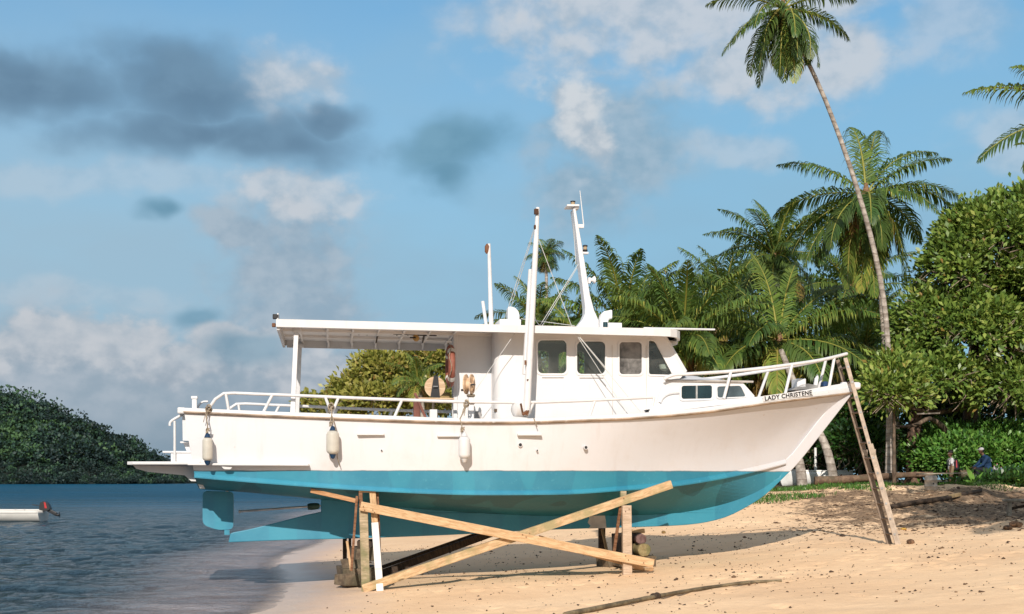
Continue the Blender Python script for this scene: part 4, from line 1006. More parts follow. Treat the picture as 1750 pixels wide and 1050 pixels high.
# --- keel blocks: rough logs and blocks under the keel
def rough_block(px, py, v, dims, mat, label, rz=0, seed=0, kind='keel_block', round_=False, grp='rough wooden blocks stacked under the keel', ax=(0, 1, 0)):
    c_ = Pw(px, py, v); r_ = random.Random(seed)
    b = MB()
    if round_:
        n = 14; L_ = dims[1]; rws = []
        b.tube([(0, -L_/2, 0), (.01, -L_/4, .0), (0, 0, .01), (-.01, L_/4, 0), (0, L_/2, 0)], [dims[0]/2*.97, dims[0]/2*1.03, dims[0]/2, dims[0]/2*1.04, dims[0]/2*.96], n)
        for p in b.v: k = 1+r_.uniform(-.05, .05); p.x *= k; p.z *= k
    else:
        b.box((0, 0, 0), dims)
        bm_v = b.v
        for p in bm_v: p.x += r_.uniform(-.03, .03); p.y += r_.uniform(-.04, .04); p.z += r_.uniform(-.02, .02)
    b.v = [Vector((p.x, p.y, p.z)) for p in b.v]
    o = b.build(kind, mat, None, 35 if round_ else 0, bevel=.012)
    zmin = min(p.z for p in b.v); me = o.data; me.transform(Matrix.Translation((0, 0, -zmin))); c_.z += zmin
    o.location = c_; o.rotation_euler = (0, 0, YAW+rz)
    tag(o, label, 'block', grp); return o
W_PUR = wood_x('purple_log', (.10, .055, .05), (.2, .12, .11), None, (5, 5, 5))
rough_block(614, 984, -.1, (.62, 1.0, .30), W_BLK, 'widest mossy block at the bottom of the left keel stack', .1, 1)
rough_block(606, 963, -.05, (.34, .8, .16), W_BLK, 'flat dark block on the left keel stack under a steep offcut', -.15, 2)
rough_block(622, 946, .0, (.36, .7, .22), W_BLK, 'block second from the top of the left keel stack', .12, 3)
rough_block(628, 931, .02, (.30, .5, .16), W_DRK, 'dark block topmost of the left keel stack, touching the keel', -.05, 4)
rough_block(594, 991, -.5, (.28, .35, .2), W_BLK, 'broken dark stump at the left foot of the left keel stack', .5, 5)
rough_block(1076, 957, .0, (.62, 1.0, .19), W_BLK, 'base block of the right keel stack beside the right post', .06, 6)
rough_block(1089, 938, -.1, (.24, .9, .20), wood_x('mossy_block', (.2, .15, .07), (.36, .28, .14), (.12, .12, .05), (5, 5, 5)), 'yellowish mossy block in the middle of the right keel stack', .04, 7, round_=True)
rough_block(1088.5, 920, -.1, (.19, .8, .17), W_PUR, 'round purplish log on top of the right keel stack', -.05, 8, round_=True, kind='keel_log')
rough_block(1062, 930, .1, (.22, .6, .36), W_DRK, 'dark block leaning behind the right post on the keel stack', .1, 9)
rough_block(1046, 962, .3, (.4, .5, .2), W_BLK, 'dark broken block left of the right post, behind the crossed planks', .3, 10)
rough_block(1087, 908, .05, (.26, .5, .07), W_NEW, 'thin pale wedge between the keel and the purplish log', .02, 11, kind='keel_wedge')
rough_block(1088, 973, -1.1, (.55, .09, .035), W_NEW, 'short thin plank lying flat on the sand by the right post foot', 0, 12, kind='plank', grp=None)
# --- fenders
FEN = paint('fender_cream', (.60, .56, .48), .5, .12, (.4, .33, .25), .3)
FBL = paint('fender_blue', (.012, .05, .12), .5, .2)
def fender(px, ytop, ybot, v, r_, rope_pts, label, blue=True, knots=True):
    a = Pw(px, ytop, v); c_ = Pw(px+.6, ybot, v); L_ = (a-c_).length
    e = empty('fender', c_); tag(e, label, 'fender', 'fenders hanging along the near side of the hull')
    pf = []
    cap = .055
    for k in range(7): t = k/6*PI/2; pf.append((r_*math.sin(t)*.999+.001, L_*.1+r_*.8*(1-math.cos(t))))
    for k in range(7): t = k/6*PI/2; pf.append((r_*math.cos(t), L_*.9-r_*.8+r_*.8*math.sin(t)))
    MB().lathe(pf, (0, 0, 0), (0, 0, 1), 20).build('body', FEN if blue else WH, e, 60)
    mt = FBL if blue else WH
    MB().lathe([(.012, L_*1.03), (.03, L_*1.0), (.05, L_*.9), (.055, L_*.885)], (0, 0, 0), (0, 0, 1), 14).build('end_cap', mt, e, 60)
    MB().lathe([(.055, L_*.115), (.05, L_*.1), (.03, 0), (.012, -L_*.03)], (0, 0, 0), (0, 0, 1), 14).build('end_cap', mt, e, 60)
    b = MB(); pts = [Pw(*p)-c_ for p in rope_pts]
    b.tube(pts, .010, 6)
    o = b.build('rope', ROPE, e, 60)
    if knots:
        kb_ = MB(); q = pts[-1]
        for i in range(5):
            ang = i*1.3; kb_.tube([q+Vector((.04*math.cos(ang+t), -.02+.03*math.sin(ang*2+t), .04*math.sin(ang+t)+i*.012-.03)) for t in np.linspace(0, 4.6, 12)], .009, 5, cap=False)
        kb_.tube([q, q+Vector((-.05, -.03, -.1)), q+Vector((-.08, -.02, -.22))], .006, 5).tube([q, q+Vector((-.02, -.05, -.12)), q+Vector((-.035, -.03, -.2))], .006, 5)
        kb_.build('knot', ROPE, e, 0, fix=False)
        kb2 = MB(); q = pts[0]+Vector((0, 0, .03))
        for i in range(3): kb2.tube([q+Vector((.028*math.cos(t+i), .02*math.sin(t), .03*math.sin(t*1.3+i)+i*.012)) for t in np.linspace(0, 5.5, 10)], .008, 5, cap=False)
        kb2.build('knot', ROPE, e, 0, fix=False)
    return e
fender(354, 742, 794, -1.55, .078, [(355, 741, -1.55), (354.5, 725, -1.56), (352, 712, -1.54), (357, 698, -1.48)], 'blue-tipped cream fender nearest the stern platform')
fender(568, 730, 783, -1.70, .10, [(566, 729, -1.70), (565, 718, -1.70), (567, 709, -1.64), (566, 695, -1.58)], 'blue-tipped cream fender in the middle, hanging below the V of the rail')
fender(793, 740, 790, -1.73, .093, [(790.5, 739, -1.73), (789, 727, -1.72), (786, 716, -1.68), (792, 705, -1.62), (797, 690, -1.57)], 'all-white fender hanging below the deck reel', blue=False)
b = MB(); q = [Pw(x, y, v) for x, y, v in ((568, 712, -1.66), (574, 735, -1.72), (579, 760, -1.66), (576, 778, -1.62), (581, 798, -1.55))]
o = b.tube(spline(q, 24), .008, 5).build('loose_rope', ROPE, None, 60); tag(o, 'thin loose rope trailing down the hull beside the middle fender', 'rope'); rebase(o)
q = [Pw(x, y, v) for x, y, v in ((897, 686, -1.62), (906, 712, -1.68), (912, 718, -1.68), (916, 728, -1.69))]
# --- lifebuoy on the after bulkhead
m_buoy = paint('faded_orange', (.30, .095, .06), .6, .2, (.5, .3, .22), .4)
c_ = Pw(769.5, 626, -.62); e = empty('lifebuoy', c_-Vector((0, 0, .36)), YAW); tag(e, 'faded red lifebuoy ring hanging edge-on beside the cabin door', 'lifebuoy')
rws = []; Rm, rm = .285, .075
b = MB()
for i in range(33):
    a = 2*PI*i/32; rws.append([Vector((rm*.8*math.cos(t), (Rm+rm*math.sin(t))*math.cos(a), .36+(Rm+rm*math.sin(t))*math.sin(a))) for t in np.linspace(0, 2*PI, 13)])
b.grid(rws).build('ring', m_buoy, e, 60, merge=.001)
for a0 in (45, 135, 225, 315):
    rws = []
    for i in range(4):
        a = R(a0-7+14*i/3); rws.append([Vector(((rm*.8+.004)*math.cos(t), (Rm+(rm+.004)*math.sin(t))*math.cos(a), .36+(Rm+(rm+.004)*math.sin(t))*math.sin(a))) for t in np.linspace(0, 2*PI, 13)])
    MB().grid(rws).build('band', paint('band_white', (.7, .66, .6), .6, .1), e, 60)
b = MB(); b.tube([Vector((-.03+.02*math.sin(i), (Rm+.11)*math.cos(a)*.98, .36+(Rm+.095)*math.sin(a))) for i, a in enumerate(np.linspace(0, 2*PI, 40))], .007, 5, cap=False); b.build('grab_line', ROPE, e, 60)
# --- fishing rods under the canopy
def urod(x0, y0, x1, y1, v, label, reel=None):
    a, c_ = Pw(x0, y0, v), Pw(x1, y1, v); d = (c_-a); e = empty('fishing_rod', a.lerp(c_, .5)); o_ = e.location.copy(); tag(e, label, 'fishing rod', 'fishing rods slung under the canopy')
    MB().tube([a-o_, a.lerp(c_, .4)-o_], [.006, .012], 6).build('blank', DKM, e)
    MB().tube([a.lerp(c_, .4)-o_, a.lerp(c_, .55)-o_, a.lerp(c_, .95)-o_], [.012, .02, .02], 8).build('grip', paint('cork', (.05, .035, .03), .8, .3), e)
    for t in (.08, .2, .32): MB().box(a.lerp(c_, t)-o_-Vector((0, 0, .018)), (.02, .01, .03)).build('guide', STL, e, 0)
    if reel:
        p = Pw(reel, 578, v)-o_
        MB().lathe([(.03, -.05), (.055, -.045), (.055, -.03), (.035, -.03), (.035, .03), (.055, .03), (.055, .045), (.03, .05)], p, (0, 1, 0), 18).build('reel', paint('gold_reel', (.5, .3, .1), .35, .2, metal=.5), e)
        MB().tube([p+Vector((0, -.06, 0)), p+Vector((-.1, -.07, -.0))], .014, 6).build('crank', DKM, e)
urod(590, 570, 706, 571.5, .2, 'thin dark fishing rod further aft under the canopy')
urod(672, 571.5, 750, 573, -.1, 'dark rod with a gold reel under the canopy', reel=711)
for x_ in (643.5, 723):
    MB().prism([P(x_+dx, y, .05) for x_, dx, y in ((x_, 2, 570), (x_, 3.5, 573), (x_, .5, 586), (x_, -2, 587), (x_, -.5, 576))], (0, .04, 0)).build('rod_hanger', paint('hanger_grey', (.12, .11, .1), .6, .2), boat, 0)

# --- aluminium extension ladder against the bow
ALU = paint('dull_aluminium', (.46, .37, .29), .6, .18, (.24, .16, .1), .6, metal=.05, scale=8)
ALU2 = paint('shaded_aluminium', (.23, .17, .125), .7, .2, (.1, .07, .05), .4, metal=0, scale=8)  # darker copy for far rail and rungs, shade painted into the colour
fr_ = W(1533, 926, 23.0); fr_.z = g1(fr_.x, fr_.y)+.0
top_r = Pw(1444.5, 612, -.22); wv = Vector((-.045, .37, 0))
ld = empty('extension_ladder', fr_); tag(ld, 'old aluminium extension ladder leaning on the bow tip', 'ladder')
d_ = (top_r-fr_); 
def rl_(a, b_, w, h_, name, mt, parent=ld):
    return obj_beam(name, a, b_, w, h_, mt, parent, up=(1, 0, 0), bev=.004)
mid = fr_+d_*.50
off = (d_.normalized().cross(wv.normalized())).normalized(); off = off if off.x > 0 else -off
# foot slightly sunk
f0 = fr_-d_.normalized()*.06
rl_(f0, top_r, .028, .068, 'ladder_rail', ALU); rl_(f0+wv, top_r+wv, .028, .068, 'ladder_rail', ALU2)
lo, hi = .0, .535
rl_(f0+off*.05, fr_+d_*hi+off*.05, .026, .034, 'ladder_rail', ALU); rl_(f0+wv+off*.05, fr_+d_*hi+wv+off*.05, .026, .034, 'ladder_rail', ALU2)
nr = 12
for k in range(nr):
    t = .055+k*.0815; a = fr_+d_*t
    o = MB().tube([a-fr_, a+wv-fr_], .019, 8).build('rung', ALU2, ld)
    MB().box(a-fr_-wv.normalized()*.02, (.035, .01, .035)).build('rivet', STL, o, 0)
for s_ in (0, 1):
    MB().box(fr_+d_*.49+wv*s_+off*.03-fr_, (.09, .045, .11)).build('ladder_hook', ALU, ld, 0, bevel=.01)

# --- pole lying in the foreground, logs, boards
def tube_thing(name, pts, r_, mat, label, cat, n=10, bumps=0, grp=None, seed=1):
    rr_ = random.Random(seed); P_ = spline(pts, 26) if len(pts) > 2 else [Vector(pts[0]).lerp(Vector(pts[1]), t) for t in np.linspace(0, 1, 20)]
    rad_ = [(r_ if not isinstance(r_, tuple) else r_[0]+(r_[1]-r_[0])*i/(len(P_)-1))*(1+rr_.uniform(-bumps, bumps)) for i in range(len(P_))]
    o = MB().tube(P_, rad_, n).build(name, mat, None, 60); rebase(o); tag(o, label, cat, grp); return o
def onground(px, py, lift=0):
    """where the sight line meets the sand"""
    lo_, hi_ = 8., 70.
    for Y in np.linspace(8, 70, 1200):
        w = W(px, py, Y)
        if w.z <= g1(w.x, w.y): break
    w.z = g1(w.x, w.y)+lift; return w
a = [onground(965, 1056, .03), onground(1040, 1040, .03), onground(1118, 1025, .035), onground(1200, 1010, .03), onground(1280, 1000, .03), onground(1335, 995, .015)]
o = tube_thing('bamboo_pole', a, (.034, .022), wood_x('grey_bamboo', (.10, .08, .05), (.26, .2, .12), (.07, .05, .03), (3, 3, 3)), 'long weathered bamboo pole lying on the sand in front of the boat', 'pole', bumps=.08)
q = onground(1120, 1024.5, .035)-o.location; MB().lathe([(.036, -.09), (.05, -.05), (.045, 0), (.055, .04), (.036, .09)], q, a[3]-a[2], 12).build('lashing', W_DRK, o, 60)
ql = [W(1392, 822, 41), W(1440, 820, 41), W(1500, 815.5, 41.5), W(1550, 812, 42), W(1594, 811, 42)]
tube_thing('fallen_log', ql, (.14, .085), wood_x('brown_trunk', (.10, .06, .04), (.24, .155, .10), (.1, .08, .05), (3, 3, 3)), 'long brown tree trunk lying level along the top of the beach', 'log', 14, .06)
obj_beam('board', W(1568, 810.5, 41.2), W(1655, 808.5, 41.4), .25, .04, W_GRY); tag(bpy.data.objects['board'], 'thin pale board resting on the trunk beside the metal keg', 'board')
tube_thing('fallen_log', [W(1640, 811, 43), W(1700, 812, 43), W(1790, 810, 43.4)], (.15, .17), W_LOG, 'dark log under the seated man', 'log', 12, .08)
a, c_ = onground(1522, 871, .04), onground(1676, 843, .06); m_ = onground(1600, 858, .05)
tube_thing('charred_log', [a, a.lerp(m_, .5)+Vector((0, 0, .02)), m_, m_.lerp(c_, .5), c_], (.07, .05), W_DRK, 'dark half-buried log slanting up the rough sand behind the ladder', 'log', 12, .1)
a, c_ = onground(1597, 858, .05), onground(1640, 851, .09); o = obj_beam('board', a, c_, .1, .09, wood_x('yellow_board', (.2, .14, .07), (.36, .26, .14), None, (3, 3, 3))); tag(o, 'short yellowish board lying against the half-buried dark log', 'board')
# reddish root
b = MB(); c0 = onground(1372, 829)
for (dx, dy, L_) in ((-8, 26, 0), (-2, 22, .1), (14, 24, .2), (26, 18, 0), (8, 14, -.1), (-14, 14, -.2)):
    e_ = c0+Vector((dx/58, L_, dy/58)); m2 = c0.lerp(e_, .5)+Vector((.03*dx/10, 0, -.05)); b.tube([c0-Vector((0, 0, .05)), m2, e_], [.06, .04, .014], 7)
o = b.build('driftwood_root', wood_x('red_root', (.2, .08, .04), (.34, .17, .1), None, (3, 3, 3)), None, 60); rebase(o); tag(o, 'reddish-brown upturned root on the grass below the white skiff', 'driftwood')
# --- metal keg
c0 = W(1591, 838, 38.0); c0.z = g1(c0.x, c0.y); H_ = .46; r_ = .185
e = empty('metal_keg', c0); tag(e, 'dented silver metal keg standing by the level trunk', 'keg')
MB().lathe([(r_*.8, 0), (r_*.97, .02), (r_, .06), (r_*.97, .12), (r_*1.03, .14), (r_*.97, .16), (r_*.97, .30), (r_*1.03, .32), (r_*.97, .34), (r_, .40), (r_*.86, .44), (r_*.8, H_), (r_*.74, H_), (r_*.74, .43)], (0, 0, 0), (0, 0, 1), 28).build('body', paint('dull_tin', (.52, .43, .34), .4, .25, (.2, .14, .09), .6, metal=.15, scale=6), e, 50)
MB().lathe([(.02, 0), (.02, .012)], (.01, -r_-.003, .22), (0, -1, 0), 12).build('bung', DKM, e)
# --- rough bench at the right edge
bx0, by0 = W(1722, 857, 30).x, 30.0; zt = W(1722, 855, 30).z
e = empty('rough_bench', (bx0+.5, by0, g1(bx0+.5, by0))); tag(e, 'low bench of grey weathered driftwood timber at the right edge', 'bench'); z0 = e.location.z
b_ = MB().box((.0, 0, zt-z0), (1.15, .3, .07)); [setattr(p, 'z', p.z+random.uniform(-.02, .02)) for p in b_.v]; b_.build('seat', W_GRY, e, 0, bevel=.015)
for x_, y_ in ((-.48, -.1), (.48, -.1), (-.42, .12), (.48, .12)):
    MB().beam((x_*1.04, y_*1.2, g1(bx0+.5+x_, by0+y_)-z0-.08), (x_, y_, zt-z0-.03), .06, .07, (1, 0, 0)).build('leg', W_GRY, e, 0, bevel=.01)
MB().beam((-.42, .12, .15), (.3, .12, zt-z0-.06), .03, .06).build('brace', W_DRK, e, 0)
# --- white skiff behind the bow
c0 = W(1392, 823, 46); gzs = g1(c0.x, c0.y)
def small_boat(name, L_, Bm, H_, mats, shear=.25, raked=.35, n=16):
    """open boat, bow toward +x, keel at z=0, as a shell with thickness"""
    rws = []
    for k in range(7):
        t = k/6; row = []
        for i in range(n+1):
            q = i/n; x_ = -L_/2+L_*q; hb = Bm/2*(1-max(0, (q-.45)/.55)**2.2)*(.86+.14*min(1, q*3)); z_ = H_*(1+shear*max(0, q-.5)**2*2)
            prof_ = math.sin(t*PI/2)**.7
            row.append(Vector((x_-raked*(1-t)*max(0, q-.6)*1.2, -hb*prof_, z_*(1-math.cos(t*PI/2))**.9 if t > 0 else 0)))
        rws.append(row)
    return rws
def boat_shell(rws, mat, parent, name='hull', rim=None):
    b = MB(); b.grid(rws[::-1]); b.grid([[mir(p) for p in r] for r in rws]); tn_ = [r[0] for r in rws]; b.grid([tn_, [mir(p) for p in tn_]])
    o = b.build(name, mat, parent, 40, merge=.002); sm_ = o.modifiers.new('thick', 'SOLIDIFY'); sm_.thickness = .03; sm_.offset = 0
    for s_ in (1, -1): MB().tube([Vector((p.x, p.y*s_, p.z+.01)) for p in rws[-1]], .028, 8).build('gunwale', rim or mat, parent, 60)
    return o
SKF = paint('skiff_white', (.86, .85, .82), .5, .1, (.4, .38, .3), .5)
e = empty('white_skiff', (c0.x, 46, gzs+.02), R(174)); tag(e, 'small white open skiff beached behind the bow', 'boat')
rws = small_boat('s', 2.5, .95, .52, SKF); boat_shell(rws, SKF, e)
MB().box((-.3, 0, .28), (.2, .8, .03)).build('thwart', SKF, e, 0); MB().box((.4, 0, .28), (.2, .7, .03)).build('thwart', SKF, e, 0)
MB().tube([(-.05, 0, .1), (-.03, 0, 1.35)], .045, 8).build('mast_stub', SKF, e)
bo2 = W(1432, 803, 45.4)
MB().tube([Vector((-.85, 0, .2)), Vector((-.83, .05, 1.85))], .02, 6).build('mast_pole', W_GRY, e)
MB().tube([Vector((-.83, .03, 1.6)), Vector((-1.1, .0, .42))], .008, 5).build('stay_wire', WIRE, e)
MB().box((-.85, .42, .2), (.06, .05, .42)).build('rudder', RED, e, 0)
# --- motor boat anchored in the bay
Ym = 2230*CH/71; c0 = W(-20, 893, Ym)
e = empty('motor_boat', (c0.x+.3, Ym, -.08), R(180)); tag(e, 'small white open motor boat with an outboard floating at the left edge', 'boat')
MWH = paint('skiff_cream', (.72, .69, .64), .45, .06, (.45, .4, .34), .3)
rws = small_boat('m', 4.3, 1.6, .56, MWH, .3); boat_shell(rws, MWH, e)
st_x = -4.3/2
for s_ in (-1, 1):
    MB().tube([Vector((p.x, p.y*s_*1.015, p.z-.09)) for p in rws[-1]], .012, 6).build('rubbing_strip', paint('grey_strip', (.2, .2, .2), .6, .1), e)
for x_ in (-1.6, -1.2, -.5, .4): MB().tube([(x_, .74 if x_ < 0 else .7, .55), (x_, .74 if x_ < 0 else .7, .66)], .02, 6).build('cleat', STL, e)
MB().box((-.9, 0, .35), (.35, 1.3, .05)).build('thwart', MWH, e, 0); MB().box((.5, 0, .4), (.35, 1.3, .05)).build('thwart', MWH, e, 0)
ob = []
cw = MB().prism([(st_x-.05+x_, -.14, .56+z_) for x_, z_ in rpoly([(.20, .02), (.16, .34), (-.02, .42), (-.2, .30), (-.3, .05), (-.1, -.04)], .05)], (0, .28, 0)).build('engine_cowl', DKM, e, 0, bevel=.03)
MB().prism([(st_x-.05+x_, -.145+.0, .56+z_) for x_, z_ in ((-.02, .38), (-.1, .35), (-.16, .1), (-.06, .1))], (0, .29, 0)).build('red_stripe', paint('engine_red', (.45, .03, .03), .4, .1), cw, 0)
MB().beam((st_x-.15, 0, .62), (st_x-.60, 0, .38), .12, .16).build('engine_leg', DKM, e, 0, bevel=.03)
pr_ = MB().lathe([(.03, 0), (.06, .05), (.05, .16), (.01, .2)], (st_x-.56, 0, .34), (-1, 0, .2), 12).build('gearcase', DKM, e)
for k in range(3):
    a = k*2*PI/3; MB().prism([(st_x-.70, .02*math.sin(a), .36), (st_x-.72, .14*math.cos(a)-.03, .36+.14*math.sin(a)), (st_x-.69, .14*math.cos(a)+.04, .36+.13*math.sin(a)+.02)], (.008, 0, 0)).build('propeller_blade', DKM, pr_, 0)
MB().tube([(st_x+.05, .1, .75), (st_x+.45, .12, .82)], .02, 6).build('tiller', DKM, e)

# --- litter on the sand
m_deb, nt, b = newmat('beach_debris')
setp(nt, b, Base_Color=ramp(nt, attr(nt, 'c'), [(0, (.03, .018, .012)), (.5, (.10, .055, .03)), (.8, (.25, .15, .08)), (1, (.42, .32, .2))]), Roughness=.85)
r = np.random.default_rng(11)
def scatter(n, xr, yr, dens, size, flat, seed, name, label, cat):
    r = np.random.default_rng(seed); X = r.uniform(*xr, n); Y = yr[0]+(yr[1]-yr[0])*r.random(n)**1.0
    k = dens(X, Y) > r.random(n); X, Y = X[k], Y[k]; n = len(X); Z = gz(X, Y)
    s_ = size*np.exp(r.normal(0, .5, n)); a = r.uniform(0, 2*PI, n)
    base = unit(r.normal(size=(n, 6, 3))*.35+np.array([[1, 0, 0], [0, 1, 0], [-1, 0, 0], [0, -1, 0], [0, 0, 1], [0, 0, -1.]]))
    el_ = r.uniform(.35, 1, (n, 1)); sc = np.stack([np.ones(n), el_[:, 0], np.full(n, flat)], 1)
    V = base*sc[:, None, :]*s_[:, None, None]; ca, sa = np.cos(a)[:, None], np.sin(a)[:, None]
    V = np.stack([V[..., 0]*ca-V[..., 1]*sa, V[..., 0]*sa+V[..., 1]*ca, V[..., 2]], -1)
    V += np.stack([X, Y, Z+s_*flat*.35], 1)[:, None, :]
    tri = np.array([[0, 1, 4], [1, 2, 4], [2, 3, 4], [3, 0, 4], [1, 0, 5], [2, 1, 5], [3, 2, 5], [0, 3, 5]])
    Fq = (np.arange(n)[:, None, None]*6+tri[None]).reshape(-1, 3)
    c = np.repeat(np.clip(r.beta(1.6, 2.6, n), 0, 1), 8)
    o = npmesh(name, V.reshape(-1, 3), Fq, m_deb, fattr={'c': ('FACE', c)}, k=3); tag(o, label, cat, kind='stuff')
sd = lambda X, Y: (X-shore(Y))
scatter(26000, (-7, 15), (14, 34), lambda X, Y: ss(sd(X, Y), .6, 1.5)*(.10+.25*hsh(X, Y, .7, 31)**3+.9*ss(hsh(X, Y, 1.3, 33), .62, .9)*.4), .0125, .6, 5, 'beach_debris', 'small dark bits of husk and twig scattered over the pale sand', 'debris')
scatter(26000, (3.5, 18), (24, 40), lambda X, Y: ss(X-.1*(Y-26), 4.6, 7.5)*ss(Y, 24.5, 27.5)*(.15+.85*hsh(X, Y, 1.1, 35)**1.5), .026, .25, 6, 'leaf_litter', 'brown fallen leaves and husk fragments over the rough upper sand', 'leaf litter')
scatter(420, (-6, 14), (14, 30), lambda X, Y: ss(sd(X, Y), 1, 2)*.4, .022, .55, 8, 'beach_debris', 'larger dark husk pieces strewn on the pale sand', 'debris')
# single finds
def lump(px, py, s_, name, label, cat, mat, flat=.6, seed=1):
    c_ = onground(px, py); rr_ = random.Random(seed); bm = bmesh.new(); bmesh.ops.create_icosphere(bm, subdivisions=2, radius=s_)
    for v_ in bm.verts: v_.co *= 1+.25*mnoise.noise(v_.co*(2.2/s_)+Vector((seed, 0, 0))); v_.co.z *= flat
    me = bpy.data.meshes.new(name); bm.to_mesh(me); bm.free(); me.materials.append(mat); me.transform(Matrix.Translation((0, 0, s_*flat*.7)))
    o = bpy.data.objects.new(name, me); col.objects.link(o); o.location = c_; tag(o, label, cat); return o
HUSK = paint('coconut_husk', (.2, .11, .06), .9, .5, scale=14)
lump(1556, 930, .07, 'coconut_husk', 'brown coconut husk lying just right of the ladder foot', 'husk', HUSK, .7, 3)
lump(1544, 906, .07, 'yellow_leaf', 'crumpled yellow leaf on the sand behind the ladder foot', 'leaf', paint('yellow_leaf', (.5, .3, .05), .7, .2), .35, 4)
lump(1736, 902, .13, 'husk_heap', 'heap of reddish dry husks under the rough bench', 'husk', HUSK, .6, 5)
lump(1722, 906, .09, 'husk_heap', 'small husk clump left of the husk heap', 'husk', HUSK, .6, 6)
lump(1134, 912, .05, 'sea_shell', 'small ochre stone alone on the sand below the forward keel', 'stone', paint('ochre_stone', (.25, .16, .06), .8, .3), .8, 7)
lump(1568, 808, .04, 'pale_stone', 'pale stone on the brown trunk end near the palms', 'stone', paint('pale_stone', (.5, .45, .4), .8, .2), .8, 9) if False else None
# ================================================================ palms, bushes, undergrowth
m_frond = leaf_mat('palm_frond', [(0, (.02, .05, .018)), (.35, (.06, .13, .03)), (.62, (.18, .26, .045)), (.8, (.42, .38, .08)), (.9, (.34, .22, .07)), (1, (.16, .08, .04))], .26, .45)
m_bush = leaf_mat('broad_leaves', [(0, (.02, .045, .012)), (.4, (.10, .185, .035)), (.7, (.26, .36, .07)), (.95, (.45, .48, .13)), (1, (.30, .14, .04))], .28, .36)
m_left = leaf_mat('almond_leaves', [(0, (.03, .045, .010)), (.4, (.17, .19, .035)), (.75, (.38, .36, .08)), (.96, (.42, .34, .10)), (1, (.25, .1, .03))], .28, .4)
m_und = leaf_mat('undergrowth_leaves', [(0, (.008, .022, .010)), (.45, (.03, .09, .022)), (.8, (.13, .32, .055)), (1, (.22, .38, .08))], .3, .35)
m_pt, nt, b = newmat('palm_bark'); g = geopos(nt); zz = sep(nt, g)[2]
rg = (zz*26+noise(nt, g, 2, 3)*6)._m('SINE'); n = noise(nt, g, 5, 5, .65)
c = mixc(nt, n.sm(.35, .7), (.26, .22, .185), (.50, .44, .38)); c = mixc(nt, rg.sm(.7, 1)*.55, c, (.13, .09, .065)); c = mixc(nt, noise(nt, g, 1.3, 3).sm(.55, .7)*.4, c, (.12, .1, .07))
setp(nt, b, Base_Color=c, Roughness=.85); nt.links.new(bump(nt, n+rg*.3, .7, .03).k, b.inputs['Normal'])
m_bk = wood_x('tree_bark', (.07, .045, .03), (.24, .17, .12), (.04, .035, .025), (3, 3, 1.2))
m_bkg = wood_x('grey_bark', (.12, .10, .075), (.36, .31, .26), (.06, .05, .035), (3, 3, 1.2))
m_twig = paint('pale_twigs', (.30, .23, .17), .85, .3)
NUT = paint('coconut', (.28, .24, .06), .55, .3); HS = paint('husk_fibre', (.26, .15, .08), .9, .4, scale=20)

